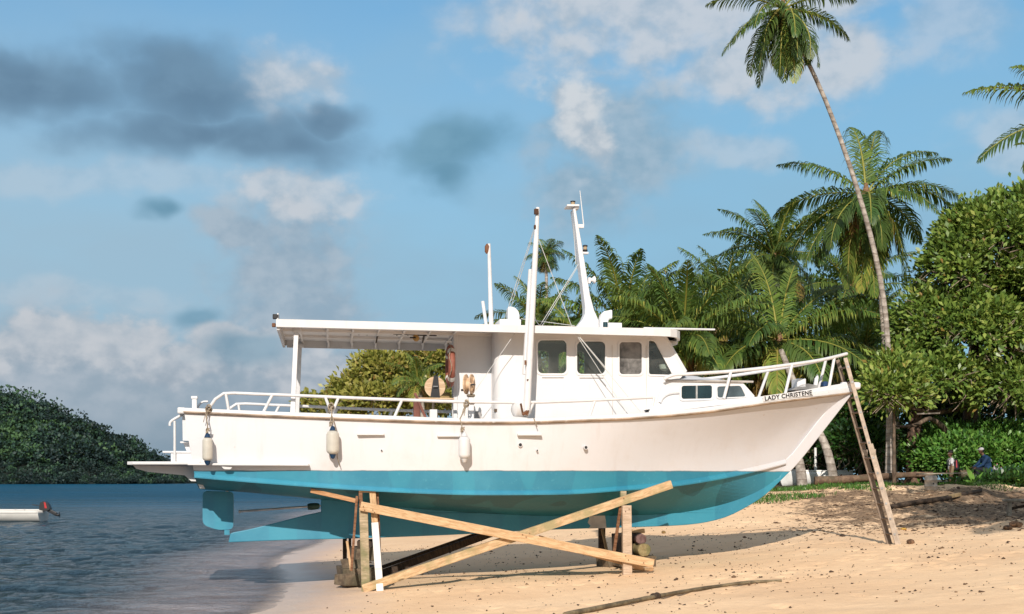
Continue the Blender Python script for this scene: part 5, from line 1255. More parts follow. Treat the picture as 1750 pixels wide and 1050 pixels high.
def palm(name_lbl, trunk, tr_r, nf, L, seed, el=(80, -35), lean=(0, 0), leafl=.95, age=.0, nuts=0, kl=48, droop=1.0, dirs=None, group=None, old=.18, curl=1.0):
    r = np.random.default_rng(seed); T = [Vector(t) for t in trunk]; base = T[0].copy(); c0 = T[-1]
    e = empty('palm_tree', base); tag(e, name_lbl, 'palm tree', group or 'coconut palms behind the beach')
    pts = spline(T, 22); n = len(pts)
    rad = [tr_r*(1.0-.38*i/(n-1))*(1+.5*math.exp(-i*.9)) for i in range(n)]
    MB().tube([p-base for p in pts], rad, 12).build('trunk', m_pt, e, 60)
    Vs, Fs, Cs, off = [], [], [], 0
    def addV(V, Fq, C):
        nonlocal off
        Vs.append(V); Fs.append(Fq+off); Cs.append(C); off += len(V)
    cw = np.array(tuple(c0-base)); ga = 2.399963
    for i in range(nf):
        u = (i+.5)/nf; az = i*ga+r.normal(0, .18); e0 = R(el[0]+(el[1]-el[0])*u**.85+r.normal(0, 6)); a_ = age+(.75*max(0, u-(1-old))/old if old > 0 else 0)+r.normal(0, .05)
        Lf = L*(.72+.28*math.sin(PI*min(1, u*1.1+.12)))*r.uniform(.88, 1.08)
        if dirs is not None and i < len(dirs): az, e0, Lf, a2 = R(dirs[i][0]), R(dirs[i][1]), L*dirs[i][2], dirs[i][3]; a_ = a2
        m = 15; s = np.linspace(0, 1, m); dr = R(55+35*u)*droop*r.uniform(.8, 1.15)*curl
        th = e0-dr*s**1.5; th = np.maximum(th, R(-86)); az_s = az+r.normal(0, .12)*s
        d = np.stack([np.cos(th)*np.cos(az_s)+lean[0]*s, np.cos(th)*np.sin(az_s)+lean[1]*s, np.sin(th)], 1); d = unit(d)
        C = cw+np.array([0, 0, .05])+np.r_[np.zeros((1, 3)), np.cumsum(d[:-1]*Lf/(m-1), 0)]
        side = unit(np.cross(d, np.array([-np.sin(az)*0, 0, 1.0])+1e-3)); tw = r.normal(0, .25)
        up = np.cross(side, d); side, up = side*math.cos(tw)+up*math.sin(tw), up*math.cos(tw)-side*math.sin(tw)
        # rachis: four sided taper
        wr = (.05*(1-s)**.8+.007)[:, None]; ring = np.stack([C+side*wr, C+up*wr*.6, C-side*wr, C-up*wr*.6], 1)
        V = ring.reshape(-1, 3); q = []
        for j in range(m-1):
            for k in range(4): q.append((j*4+k, j*4+(k+1) % 4, (j+1)*4+(k+1) % 4, (j+1)*4+k))
        addV(V, np.array(q), np.full(len(q), min(1, .76+max(0, a_)*.2)))
        # leaflets
        K = kl; t = np.linspace(.10, .995, K); t = np.tile(t, 2)+r.normal(0, .004, 2*K); t = np.clip(t, .05, 1); sg = np.repeat([1., -1.], K)
        it = lambda A: np.stack([np.interp(t, s, A[:, k]) for k in range(3)], 1)
        Pb, D, Sd, U = it(C), it(d), it(side), it(up)
        prof = np.clip(np.sin(PI*(t*.86+.12))**.7, .12, 1)
        LL = leafl*prof*r.uniform(.85, 1.1, 2*K)*(L/4.2)
        fwd = .55+.75*t**2
        d1 = unit(D*fwd[:, None]+Sd*sg[:, None]*1.05+U*(.16-.3*(a_ > .5))+r.normal(size=(2*K, 3))*.13)
        d2 = unit(d1+np.array([0, 0, -1.0])*(.65+.6*r.random((2*K, 1))+.6*(a_ > .5)))
        d3 = unit(d2+np.array([0, 0, -1.0])*(1.1+.8*r.random((2*K, 1))))
        w = np.cross(d1, U); w = unit(w)*(.028*(L/4.2)*r.uniform(.8, 1.25, (2*K, 1)))
        w[:] = w; l = LL[:, None]
        a0, a1 = Pb-w*.6, Pb+w*.6; b0, b1 = Pb+d1*l*.42-w*1.15, Pb+d1*l*.42+w*1.15; m2 = Pb+d1*l*.42+d2*l*.33; c0_, c1_ = m2-w*.85, m2+w*.85; t0 = m2+d3*l*.27; t1 = t0+w*.1
        V = np.stack([a0, a1, b1, b0, c1_, c0_, t1, t0], 1).reshape(-1, 3); nb_ = 2*K; o_ = np.arange(nb_)[:, None]*8
        q = np.concatenate([o_+np.array([[0, 1, 2, 3]]), o_+np.array([[3, 2, 4, 5]]), o_+np.array([[5, 4, 6, 7]])])
        cl = np.clip(.33+a_+r.normal(0, .07, nb_)+.10*math.sin(e0), 0, 1); tip = np.clip(cl+.06+.25*(r.random(nb_) < .10+.3*max(0, a_)), 0, 1)
        addV(V, q, np.r_[cl, cl, tip])
    npmesh('crown', np.concatenate(Vs), np.concatenate(Fs), m_frond, e, fattr={'c': ('FACE', np.concatenate(Cs))})
    rr_ = random.Random(seed); b = MB()
    for i in range(26):
        a = rr_.uniform(0, 2*PI); z = rr_.uniform(-.45, .1); q = c0-base+Vector((math.cos(a)*.14, math.sin(a)*.14, z)); b.tube([q, q+Vector((math.cos(a)*.22, math.sin(a)*.22, rr_.uniform(-.35, -.05)))], [.03, .01], 4)
    b.lathe([(tr_r*.6, -.5), (tr_r*.95, -.2), (tr_r*.9, .1), (.05, .45)], c0-base, (0, 0, 1), 10); b.build('husk_collar', HS, e, 60, fix=False)
    for i in range(nuts):
        a = i*2*PI/max(1, nuts)+rr_.uniform(-.3, .3); q = c0-base+Vector((math.cos(a)*.3, math.sin(a)*.3, -.28+rr_.uniform(-.12, .1)))
        MB().lathe([(.02, -.15), (.09, -.1), (.125, 0), (.10, .09), (.02, .14)], q, (math.cos(a), math.sin(a), -1), 10).build('coconut', NUT, e)
    return e
def gb(px, Y): x_ = (px-CX)/F*Y; return Vector((x_, Y, g1(x_, Y)-.1))
# the tall leaning palm
palm('tallest palm, its thin trunk leaning left across the whole sky', [gb(1519, 42), W(1518, 600, 42), W(1503, 470, 42), W(1464, 320, 41.8), W(1412, 175, 41.5), W(1368, 80, 41.3), W(1338, 18, 41)], .10, 30, 2.5, 21, el=(75, -75), droop=.95, nuts=7, kl=44, lean=(-.05, 0), leafl=1.05, old=.2,
     dirs=[(183, 22, 1.0, 0), (168, -18, .95, 0), (195, 48, .9, .05), (5, 25, .98, .0), (-4, -8, .95, .12), (20, 52, .9, 0), (200, -48, .9, 0), (250, -68, .9, .02), (280, -75, .95, -.1), (310, -62, 1.0, .35), (350, -40, .9, 0), (150, -55, 1, 0)])
palm('full round palm just right of the tall leaning trunk, holding green coconuts', [gb(1526, 45.5), W(1520, 700, 45.5), W(1508, 520, 45.5), W(1490, 395, 45.5), W(1480, 335, 45.5)], .16, 34, 3.5, 22, el=(82, -62), droop=.95, nuts=8, kl=60, leafl=1.1, old=.18,
     dirs=[(182, 38, .95, 0), (170, 8, .95, .02), (3, 40, .95, 0), (-5, 18, 1.0, 0), (190, -30, 1.0, .1), (240, -68, 1.0, .40), (215, -58, 1.0, .3), (260, -85, 1.0, .1), (-30, -45, 1, 0), (285, -70, 1.05, .25), (95, 80, .95, 0), (60, 72, 1, 0), (20, 55, 1, 0)])
palm('palm with a spear of upright fronds, left of the tall trunk and above the bow', [gb(1330, 55), W(1330, 650, 55), W(1326, 440, 55)], .22, 32, 3.4, 23, el=(88, -35), droop=.85, kl=50, age=-.04, old=.1, curl=.95)
palm('large low palm spreading right behind the bow rail', [gb(1345, 47), W(1340, 700, 47), W(1330, 585, 47)], .22, 34, 4.0, 24, el=(84, -48), droop=.8, kl=60, age=.03, old=.28, leafl=1.0,
     dirs=[(150, 60, 1, .05), (30, 50, 1.0, .05), (10, 28, 1.05, .1), (-8, 5, .95, .2), (170, 25, .95, .05), (188, 2, .85, .2), (200, -22, .8, .35), (-20, -22, .8, .5), (110, 78, 1, .05), (60, 68, 1.05, .05), (350, 40, 1.05, .05)])
palm('wide palm directly above the wheelhouse windscreen', [gb(1168, 46), W(1170, 700, 46), W(1166, 590, 46)], .22, 34, 3.9, 25, el=(86, -40), droop=.75, kl=58, age=.03, old=.25, leafl=1.0)
palm('palm with stiff upright fronds just right of the white mast', [gb(1062, 50), W(1064, 700, 50), W(1066, 570, 50)], .22, 32, 4.0, 26, el=(88, -20), droop=.72, kl=56, age=-.03, old=.12)
palm('palm behind the vent box, left of the mast', [gb(925, 56), W(922, 700, 56), W(918, 560, 56)], .2, 28, 3.0, 27, el=(85, -25), droop=.9, kl=46, age=-.02)
palm('small slender palm far away between the outrigger pole and the mast', [gb(938, 96), W(935, 600, 96), W(934, 500, 96), W(933, 437, 96)], .17, 26, 1.75, 28, el=(80, -60), droop=.85, kl=40, leafl=1.9)
palm('short young palm seen under the canopy beside the reel', [gb(727, 62), W(722, 700, 62), W(714, 656, 62)], .17, 17, 2.1, 29, el=(85, -30), droop=.95, kl=40, age=.04)
palm('dark palm behind the tall trunk, half hidden by the broad-leaved tree', [gb(1478, 62), W(1470, 700, 62), W(1455, 500, 62)], .2, 28, 3.9, 30, el=(80, -45), droop=.9, kl=46, age=-.04)
palm('shaded palm filling the gap left of the broad-leaved tree', [gb(1500, 54), W(1495, 700, 54), W(1480, 600, 54)], .2, 26, 3.6, 31, el=(80, -30), droop=.8, kl=46, age=-.05)
palm('palm at the skyline between the windscreen and the bow rail', [gb(1240, 60), W(1240, 650, 60), W(1238, 520, 60)], .2, 30, 3.8, 32, el=(85, -35), droop=.85, kl=46, age=-.06)
palm('palm low behind the cabin roof, between the two vents', [gb(985, 50), W(985, 700, 50), W(984, 590, 50)], .2, 18, 2.9, 36, el=(84, -20), droop=.85, kl=46, age=.02, old=.2)
# palm whose crown is beyond the right edge
palm('palm at the right edge, only frond tips in the picture', [Vector((13.6, 26.5, g1(13.6, 26.5)-.1)), Vector((12.8, 26.4, 5)), Vector((11.9, 26, 9.0))], .2, 22, 2.7, 33, el=(70, -55), droop=.8, kl=54, age=.02, old=.3,
     dirs=[(178, 26, 1.12, .08), (172, -32, .85, .1), (186, -62, .9, .35)])
# palms standing beyond the right edge toward the sun: their shadows fall on the rough sand
palm('palm beyond the right edge, standing nearest the camera', [Vector((11.5, 12, g1(11.5, 12)-.1)), Vector((10.8, 12, 5)), Vector((9.8, 12.2, 9.4))], .22, 24, 3.6, 34, el=(60, -40), droop=.7, kl=44)


def trunk_thing(name, pts, rads, mat, lbl, cat='tree trunk', parent=None, n=10):
    P_ = spline(pts, 16) if len(pts) > 2 else [Vector(pts[0]).lerp(Vector(pts[1]), t) for t in np.linspace(0, 1, 10)]
    rr_ = [np.interp(i/(len(P_)-1), np.linspace(0, 1, len(rads)), rads) for i in range(len(P_))]
    return P_, rr_
def tree(lbl, base, ells, clumps, per, ll, lw, spread, mat, seed, limbs, bark, group=None, cbase=.45, floor=None, name='broadleaf_tree', up=.35, shell=(.72, 1.04)):
    r = np.random.default_rng(seed); base = Vector(base); e = empty(name, base); tag(e, lbl, 'tree', group)
    for k, (pts, rads, nm) in enumerate(limbs):
        P_, rr_ = trunk_thing('', pts, rads, bark, '')
        MB().tube([p-base for p in P_], list(rr_), 9).build(nm, bark, e, 60)
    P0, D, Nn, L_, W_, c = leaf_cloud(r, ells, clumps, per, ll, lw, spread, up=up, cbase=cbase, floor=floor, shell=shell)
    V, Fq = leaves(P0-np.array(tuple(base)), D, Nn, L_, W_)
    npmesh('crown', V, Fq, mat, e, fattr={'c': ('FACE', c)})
    # bare twigs among the leaves
    b = MB(); rr = random.Random(seed)
    for i in range(int(60+clumps*.07)):
        E = ells[rr.randrange(len(ells))]; d = Vector((rr.gauss(0, 1), -abs(rr.gauss(0, 1)), rr.gauss(0, .7))).normalized()
        o_ = Vector(E[:3])+Vector((d.x*E[3], d.y*E[4], d.z*E[5]))*.93-base; m_ = o_+Vector((rr.uniform(-.5, .5), rr.uniform(-.2, .1), rr.uniform(-.5, .3)))
        b.tube([o_-Vector(d)*.7, o_, m_], [.03, .02, .008], 4, cap=False)
    tw_ = b.build('twigs', m_twig, e, 0, fix=False); tw_['kind'] = 'stuff'
    return e
def E(px, py, Y, rx, rz, ry=None):
    c = W(px, py, Y); k = Y/F; return (c.x, c.y, c.z, rx*k, (ry if ry else rx*k*.8), rz*k)
# big broad-leaved tree on the right
base = gb(1650, 46)
tree('huge glossy broad-leaved tree filling the right side', base,
     [E(1690, 425, 45, 78, 72, 2.2), E(1765, 400, 45, 90, 75, 2.2), E(1632, 480, 45, 56, 62, 1.9), E(1583, 560, 45, 50, 50, 1.6), E(1660, 580, 44.5, 90, 80, 1.9), E(1750, 545, 44.3, 90, 110, 1.9), E(1735, 670, 44.2, 95, 48, 1.6), E(1600, 655, 44.3, 72, 44, 1.6), E(1548, 620, 45, 34, 34, 1.3), E(1640, 405, 46, 36, 36, 1.3), E(1840, 520, 45, 120, 170, 2.5)],
     4300, 15, .24, .11, .17, m_bush, 51,
     [([base, W(1655, 760, 46), W(1665, 620, 46), W(1680, 480, 46)], (.32, .26, .2, .08), 'trunk'), ([W(1662, 700, 46), W(1610, 640, 45.4), W(1560, 600, 45)], (.16, .1, .04), 'limb'), ([W(1662, 690, 46), W(1600, 705, 45), W(1530, 690, 44.2)], (.12, .09, .04), 'limb'),
      ([W(1665, 640, 46), W(1730, 560, 45.5), W(1770, 440, 45)], (.16, .12, .05), 'limb')], m_bk, cbase=.5)
# tree beyond the right edge whose dappled shade falls on the rough sand
base = Vector((13.8, 17.5, g1(13.8, 17.5)-.1))
tree('leafy tree standing beyond the right edge, its shade on the sand', base, [(10.6, 18.5, 8.2, 1.9, 1.8, 1.2), (13.2, 18, 8.8, 2.2, 2.2, 1.5), (9.9, 20.5, 7.0, 1.3, 1.5, .8), (12.6, 21, 7.4, 2.0, 1.6, 1.1), (15.5, 20, 8.2, 2, 2, 1.5)], 900, 12, .26, .12, .3, m_bush, 71,
     [([base, Vector((13.4, 17.8, 5)), Vector((12.8, 18.2, 8.2))], (.3, .2, .1), 'trunk'), ([Vector((13.4, 17.8, 5)), Vector((11.5, 19, 7.3))], (.12, .05), 'limb')], m_bk, shell=(.3, 1.05))
# trees seen under the canopy
base = gb(655, 66)
tree('yellow-green spreading tree seen under the boat canopy', base,
     [E(600, 680, 66, 45, 28), E(655, 655, 66, 60, 48), E(735, 640, 66.5, 55, 52), E(630, 695, 65, 70, 25), E(700, 690, 65, 80, 30), E(545, 690, 65.5, 28, 13), E(664, 622, 66.3, 26, 18), E(615, 655, 66, 20, 14), E(570, 708, 65, 50, 18)],
     1150, 13, .30, .15, .22, m_left, 52,
     [([base, W(655, 740, 66), W(660, 690, 66)], (.3, .25, .15), 'trunk'), ([W(655, 730, 66), W(600, 700, 66), W(530, 694, 65.7)], (.14, .1, .03), 'limb'), ([W(655, 730, 66), W(720, 680, 66.2), W(740, 630, 66.4)], (.14, .1, .04), 'limb')], m_bk, group='trees seen behind the boat', cbase=.64)
base = gb(790, 70)
tree('olive-green tree directly behind the cabin door', base, [E(760, 650, 70, 45, 50), E(840, 660, 70, 70, 55), E(780, 700, 69, 70, 30)], 500, 13, .3, .15, .2, m_left, 53, [([base, W(790, 690, 70)], (.3, .15), 'trunk')], m_bk, group='trees seen behind the boat', cbase=.52)
# background trees behind the palms (dark)
for i, (px, py, Y, rx, rz, lbl) in enumerate([(1130, 590, 64, 90, 90, 'dark tree low behind the windscreen palm'), (1260, 560, 66, 100, 95, 'dark bushy tree between the palms above the bow rail'), (1390, 610, 64, 110, 130, 'dark tree behind the low spreading palm'), (1480, 640, 58, 80, 120, 'dark tree in the gap left of the pale twin trunks'), (1010, 640, 68, 80, 70, 'dark tree behind the wheelhouse windows'), (905, 640, 70, 80, 60, 'dark tree behind the after cabin roof')]):
    base = gb(px, Y)
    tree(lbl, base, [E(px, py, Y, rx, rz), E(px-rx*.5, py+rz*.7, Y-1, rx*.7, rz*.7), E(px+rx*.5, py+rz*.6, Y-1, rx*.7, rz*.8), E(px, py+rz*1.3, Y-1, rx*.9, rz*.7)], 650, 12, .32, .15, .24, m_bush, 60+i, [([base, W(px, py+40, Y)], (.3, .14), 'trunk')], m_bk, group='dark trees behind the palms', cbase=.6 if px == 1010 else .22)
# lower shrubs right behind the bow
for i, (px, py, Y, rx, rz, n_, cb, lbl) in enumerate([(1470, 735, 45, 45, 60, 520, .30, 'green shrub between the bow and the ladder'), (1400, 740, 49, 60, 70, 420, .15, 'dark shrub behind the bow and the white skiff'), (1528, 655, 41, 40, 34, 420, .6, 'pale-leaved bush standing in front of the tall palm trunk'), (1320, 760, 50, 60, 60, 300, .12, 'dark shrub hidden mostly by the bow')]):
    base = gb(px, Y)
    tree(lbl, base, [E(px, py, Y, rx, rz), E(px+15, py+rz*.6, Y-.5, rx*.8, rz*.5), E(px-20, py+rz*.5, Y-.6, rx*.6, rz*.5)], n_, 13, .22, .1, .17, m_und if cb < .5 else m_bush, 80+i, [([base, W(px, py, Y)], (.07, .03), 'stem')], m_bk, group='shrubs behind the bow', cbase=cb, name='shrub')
# bare trunks
def bare(lbl, pts, rads, mat, seed, grp=None, cat='tree trunk', nm='tree_trunk'):
    base = Vector(pts[0]); P_, rr_ = trunk_thing('', pts, rads, mat, ''); r2_ = random.Random(seed)
    o = MB().tube([p-base for p in P_], [q*(1+r2_.uniform(-.06, .06)) for q in rr_], 12).build(nm, mat, None, 60); o.location = base; tag(o, lbl, cat, grp); return o
bare('mottled grey trunk with a dark scarred base, right of the palm trunk', [gb(1527, 45.3)+Vector((-.35, 0, 0)), W(1515, 790, 45.3), W(1525, 740, 45.3), W(1528, 680, 45.4), W(1535, 610, 46)], (.42, .32, .2, .17, .12), m_bkg, 1)
bare('stout dark brown trunk left of the child', [gb(1562, 45.5), W(1562, 780, 45.5), W(1563, 735, 45.5), W(1567, 690, 45.6)], (.34, .27, .25, .2), wood_x('red_bark', (.08, .05, .035), (.25, .15, .1), (.03, .025, .02), (4, 4, 1.3)), 2)
bare('pale palm trunk leaning left behind the white skiff', [gb(1427, 43), W(1421, 800, 43), W(1412, 765, 43.2), W(1398, 735, 43.5), W(1360, 660, 44.5), W(1335, 600, 46)], (.17, .13, .12, .11, .1), m_pt, 3)
bare('short palm trunk leaning behind the stem of the bow', [gb(1372, 45), W(1366, 790, 45), W(1355, 760, 45.5), W(1345, 700, 46.5)], (.2, .16, .14, .12), m_pt, 4)
bare('knotty branch reaching left under the broad-leaved tree', [W(1625, 745, 45), W(1590, 716, 44), W(1560, 728, 43.6), W(1510, 728, 43.4)], (.12, .09, .06, .03), m_bk, 5, cat='branch', nm='branch')
bare('straight pale stick lying across the boughs above the dark trunk', [W(1567, 708, 43), W(1606, 706.5, 43)], (.03, .025), m_bkg, 6, cat='stick', nm='stick')
# bright ground plants
def cover(name, lbl, ells, clumps, per, ll, lw, spread, mat, seed, cbase, up=.6, cat='plants'):
    r = np.random.default_rng(seed); P0, D, Nn, L_, W_, c = leaf_cloud(r, ells, clumps, per, ll, lw, spread, up=up, cbase=cbase, shell=(.6, 1.05))
    k = P0[:, 2] > gz(P0[:, 0], P0[:, 1])-.02; V, Fq = leaves(P0[k], D[k], Nn[k], L_[k], W_[k]); o = npmesh(name, V, Fq, mat, fattr={'c': ('FACE', c[k])}); tag(o, lbl, cat, kind='stuff'); return o
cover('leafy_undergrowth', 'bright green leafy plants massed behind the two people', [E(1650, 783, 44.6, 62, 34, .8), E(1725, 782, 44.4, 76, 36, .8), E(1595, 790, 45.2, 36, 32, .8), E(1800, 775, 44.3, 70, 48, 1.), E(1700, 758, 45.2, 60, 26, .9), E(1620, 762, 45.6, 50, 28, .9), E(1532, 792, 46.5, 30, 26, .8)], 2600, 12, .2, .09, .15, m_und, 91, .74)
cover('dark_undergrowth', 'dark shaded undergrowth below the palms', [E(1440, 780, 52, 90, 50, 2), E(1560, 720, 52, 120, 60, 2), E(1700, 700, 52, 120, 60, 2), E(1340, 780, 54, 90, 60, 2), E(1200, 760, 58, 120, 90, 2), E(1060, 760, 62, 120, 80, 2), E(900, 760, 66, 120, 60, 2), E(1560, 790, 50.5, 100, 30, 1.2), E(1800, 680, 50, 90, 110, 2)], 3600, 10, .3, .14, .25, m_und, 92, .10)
cover('creeping_plants', 'dark green creepers over the bank below the seated man', [E(1720, 827, 40.5, 55, 13, .9), E(1790, 825, 40.5, 60, 16, 1), E(1672, 831, 40.3, 18, 6, .5), E(1608, 836, 38.8, 9, 3, .3)], 420, 10, .16, .08, .10, m_und, 93, .32)
# grass on the bank edge
r = np.random.default_rng(95); n = 16000
X = r.uniform(5.5, 15, n); Y = r.uniform(35.2, 41.5, n); den = ss(hsh(X, Y, .55, 41)+.35*ss(Y, 38.5, 40.5)-.25*ss(X, 11, 13)+.25*np.exp(-((X-8.2)/.9)**2-((Y-36.6)/.7)**2), .58, .75)
k = r.random(n) < den; X, Y = X[k], Y[k]; Z = gz(X, Y); n = len(X)
P0 = np.stack([X, Y, Z-.01], 1); D = unit(np.stack([r.normal(0, .5, n), r.normal(0, .5, n), np.ones(n)], 1)); V, Fq = leaves(P0, D, unit(r.normal(size=(n, 3))), r.uniform(.07, .17, n), np.full(n, .022), 0)
o = npmesh('beach_grass', V, Fq, m_und, fattr={'c': ('FACE', np.clip(r.normal(.6, .15, n), 0, 1))}); tag(o, 'short grass along the top edge of the beach', 'grass', kind='stuff')
# single big-leaved seedling in front of the log
c0 = W(1662, 832, 40.0); c0.z = g1(c0.x, c0.y); P0 = np.array([[0, 0, .0]]*6)+0.; D = np.array([[-.35, -.1, 1], [.5, -.1, .55], [-.9, 0, .4], [.15, .1, 1.1], [.9, -.2, .2], [-.5, -.4, .3]])
V, Fq = leaves(P0+np.array([0, 0, .1]), D, np.array([[.2, -1, .3]]*6), np.array([.62, .5, .3, .34, .3, .25]), np.array([.17, .07, .1, .1, .08, .08]))
e = empty('broad_leaf_plant', c0); tag(e, 'light green big-leaved seedling in front of the seated man', 'plant')
npmesh('foliage', V, Fq, leaf_mat('bright_leaf', [(0, (.1, .25, .03)), (1, (.22, .42, .07))], .3), e, fattr={'c': ('FACE', r.random(6))})
MB().tube([(0, 0, -.05), (0, 0, .14)], .015, 6).build('stem', paint('stem_green', (.1, .2, .04), .6), e)
# ================================================================ two people at the top of the beach
SKIN = paint('brown_skin', (.13, .065, .04), .5, .1, scale=8); HAIR = paint('black_hair', (.008, .007, .007), .7, .2)
def body(name, segs, balls, mat, parent, vox=.008):
    """continuous surface grown from tapered limbs, fused by remeshing"""
    b = MB()
    for a, c_, ra, rb in segs:
        a, c_ = Vector(a), Vector(c_); L_ = (c_-a).length; ax = (c_-a).normalized() if L_ > 1e-6 else Vector((0, 0, 1)); pf = []
        for k in range(5): t = PI/2*k/4; pf.append((ra*math.sin(t)+1e-4, -ra*math.cos(t)))
        for k in range(1, 6): t = PI/2*k/5; pf.append((rb*math.cos(t)+1e-4, L_+rb*math.sin(t)))
        b.lathe(pf, a, ax, 12)
    for c_, rad in balls:
        o_ = len(b.v); b.lathe([(max(1e-4, math.sin(PI*k/8)), -math.cos(PI*k/8)) for k in range(9)], (0, 0, 0), (0, 0, 1), 14)
        for p in b.v[o_:]: p.x = p.x*rad[0]+c_[0]; p.y = p.y*rad[1]+c_[1]; p.z = p.z*rad[2]+c_[2]
    o = b.build(name, mat, parent, 0); m = o.modifiers.new('fuse', 'REMESH'); m.mode = 'VOXEL'; m.voxel_size = vox; m.use_smooth_shade = True
    s_ = o.modifiers.new('soft', 'SMOOTH'); s_.factor = .5; s_.iterations = 3
    return o
def hand(segs, w, d, out, s_=1.0):
    """palm + five fingers from wrist w along d; out = thumb side"""
    w, d, out = Vector(w), Vector(d).normalized(), Vector(out).normalized(); n_ = d.cross(out)
    pc = w+d*.05*s_; 
    for k, q in enumerate((-.028, -.01, .008, .026)):
        k0 = w+out*q*s_*.5; k1 = w+d*.075*s_+out*q*s_; segs.append((k0, k1, .013*s_, .010*s_))
        L_ = (.062, .072, .068, .052)[k]*s_; m_ = k1+d*L_*.5+n_*.006*s_; segs.append((k1, m_, .0088*s_, .008*s_)); segs.append((m_, m_+(d*.8+n_*.5)*L_*.5, .008*s_, .0065*s_))
    t0 = w+out*.026*s_+d*.02*s_; t1 = t0+(out*.6+d*.75)*.034*s_; segs.append((t0, t1, .011*s_, .009*s_)); segs.append((t1, t1+(out*.2+d)*.026*s_, .009*s_, .007*s_))
def head(segs, balls, c, s_, fwd):
    """head with nose, lips, chin, brow and ears; c = centre, fwd = facing dir (horizontal)"""
    c, f = Vector(c), Vector(fwd).normalized(); sd = Vector((-f.y, f.x, 0))
    balls.append((c+Vector((0, 0, .02*s_)), (.082*s_, .082*s_, .10*s_)))
    segs.append((c-f*.015*s_, c+f*.03*s_-Vector((0, 0, .055*s_)), .068*s_, .045*s_))
    segs.append((c+f*.078*s_+Vector((0, 0, .01*s_)), c+f*.096*s_-Vector((0, 0, .025*s_)), .009*s_, .016*s_))
    segs.append((c+f*.066*s_-Vector((0, 0, .055*s_))-sd*.018*s_, c+f*.066*s_-Vector((0, 0, .055*s_))+sd*.018*s_, .013*s_, .013*s_))
    segs.append((c+f*.05*s_-Vector((0, 0, .085*s_)), c+f*.052*s_-Vector((0, 0, .087*s_)), .024*s_, .022*s_))
    segs.append((c+f*.066*s_+Vector((0, 0, .03*s_))-sd*.03*s_, c+f*.066*s_+Vector((0, 0, .03*s_))+sd*.03*s_, .014*s_, .014*s_))
    for q in (-1, 1): segs.append((c+sd*q*.082*s_+Vector((0, 0, .015*s_)), c+sd*q*.086*s_-Vector((0, 0, .02*s_)), .018*s_, .012*s_))
def face(parent, c, s_, fwd):
    c, f = Vector(c), Vector(fwd).normalized(); sd = Vector((-f.y, f.x, 0))
    for q in (-1, 1):
        MB().lathe([(max(1e-4, .0125*s_*math.sin(PI*k/6)), -.0125*s_*math.cos(PI*k/6)) for k in range(7)], c+f*.069*s_+sd*q*.03*s_+Vector((0, 0, .008*s_)), f, 10).build('eye', paint('eye_white', (.5, .48, .45), .3, .05), parent)
# ---- child, standing, seen from the left side, facing left with a glance toward the log
base = W(1625, 835, 43.0); base.z = g1(base.x, base.y)
Ht = (835-773)/F*43.0; s = Ht/1.20
ch = empty('person', base); tag(ch, 'child in a white shirt and khaki shorts standing with a black and red backpack', 'person')
S_ = lambda *p: Vector(p)*s
sg, bl = [], []
hipL, hipR = S_(.01, -.055, .60), S_(.01, .06, .60)
for hp, kn, an, toe in ((hipL, S_(-.03, -.06, .33), S_(-.05, -.06, .06), S_(-.14, -.06, .025)), (hipR, S_(.05, .07, .33), S_(.10, .08, .06), S_(.02, .09, .025))):
    sg += [(hp, kn, .065*s, .042*s), (kn, kn.lerp(an, .4), .040*s, .043*s), (kn.lerp(an, .4), an, .043*s, .027*s), (an-S_(-.02, 0, .02), toe, .028*s, .022*s)]
sg += [(S_(.01, 0, .62), S_(0, 0, .78), .085*s, .08*s), (S_(0, -.03, .84), S_(0, .03, .84), .085*s, .085*s), (S_(0, -.09, .90), S_(0, .09, .90), .045*s, .045*s), (S_(0, 0, .90), S_(-.01, 0, .985), .038*s, .034*s)]
for q, el_, wr in ((-1, S_(-.03, -.16, .70), S_(-.06, -.16, .53)), (1, S_(-.02, .16, .70), S_(-.07, .15, .53))):
    sh_ = S_(0, q*.12, .89); sg += [(sh_, el_, .036*s, .028*s), (el_, wr, .028*s, .019*s)]; hand(sg, wr, Vector((-.15, 0, -1)), (-1, 0, 0), s*.72)
fw_ = (-1, -.12, 0); hc = S_(-.02, 0, 1.075)
head(sg, bl, hc, s*.92, fw_)
body('body', sg, bl, SKIN, ch, .007); face(ch, hc, s*.92, fw_)
body('shirt', [(S_(.01, 0, .60), S_(0, 0, .76), .105*s, .098*s), (S_(0, -.035, .84), S_(0, .035, .84), .10*s, .10*s), (S_(0, -.09, .895), S_(0, .09, .895), .055*s, .055*s), (S_(0, -.12, .89), S_(-.02, -.15, .77), .05*s, .05*s), (S_(0, .12, .89), S_(-.015, .15, .77), .05*s, .05*s)], [], paint('shirt_white', (.62, .6, .62), .8, .1), ch, .008)
body('shorts', [(S_(.01, -.05, .60), S_(-.015, -.06, .42), .086*s, .075*s), (S_(.01, .05, .60), S_(.04, .07, .42), .086*s, .075*s), (S_(.01, -.03, .62), S_(.01, .03, .62), .098*s, .098*s)], [], paint('khaki', (.26, .19, .11), .85, .15), ch, .008)
body('hair', [], [(hc+S_(.012, 0, .055), (.085*s, .084*s, .075*s))], HAIR, ch, .007)
bp = empty('backpack', base+S_(.17, 0, .55)); tag(bp, 'black backpack with a red panel worn by the child', 'backpack')
body('bag', [(S_(0, -.02, .06), S_(-.01, -.02, .27), .10*s, .085*s), (S_(0, .02, .06), S_(-.01, .02, .27), .10*s, .085*s), (S_(-.08, -.05, .30), S_(-.08, .05, .30), .03*s, .03*s)], [], paint('bag_black', (.012, .012, .015), .75, .2), bp, .008)
body('bag_panel', [(S_(-.015, -.105, .08), S_(-.02, -.10, .29), .022*s, .018*s)], [], paint('bag_red', (.5, .06, .08), .7, .15), bp, .006)
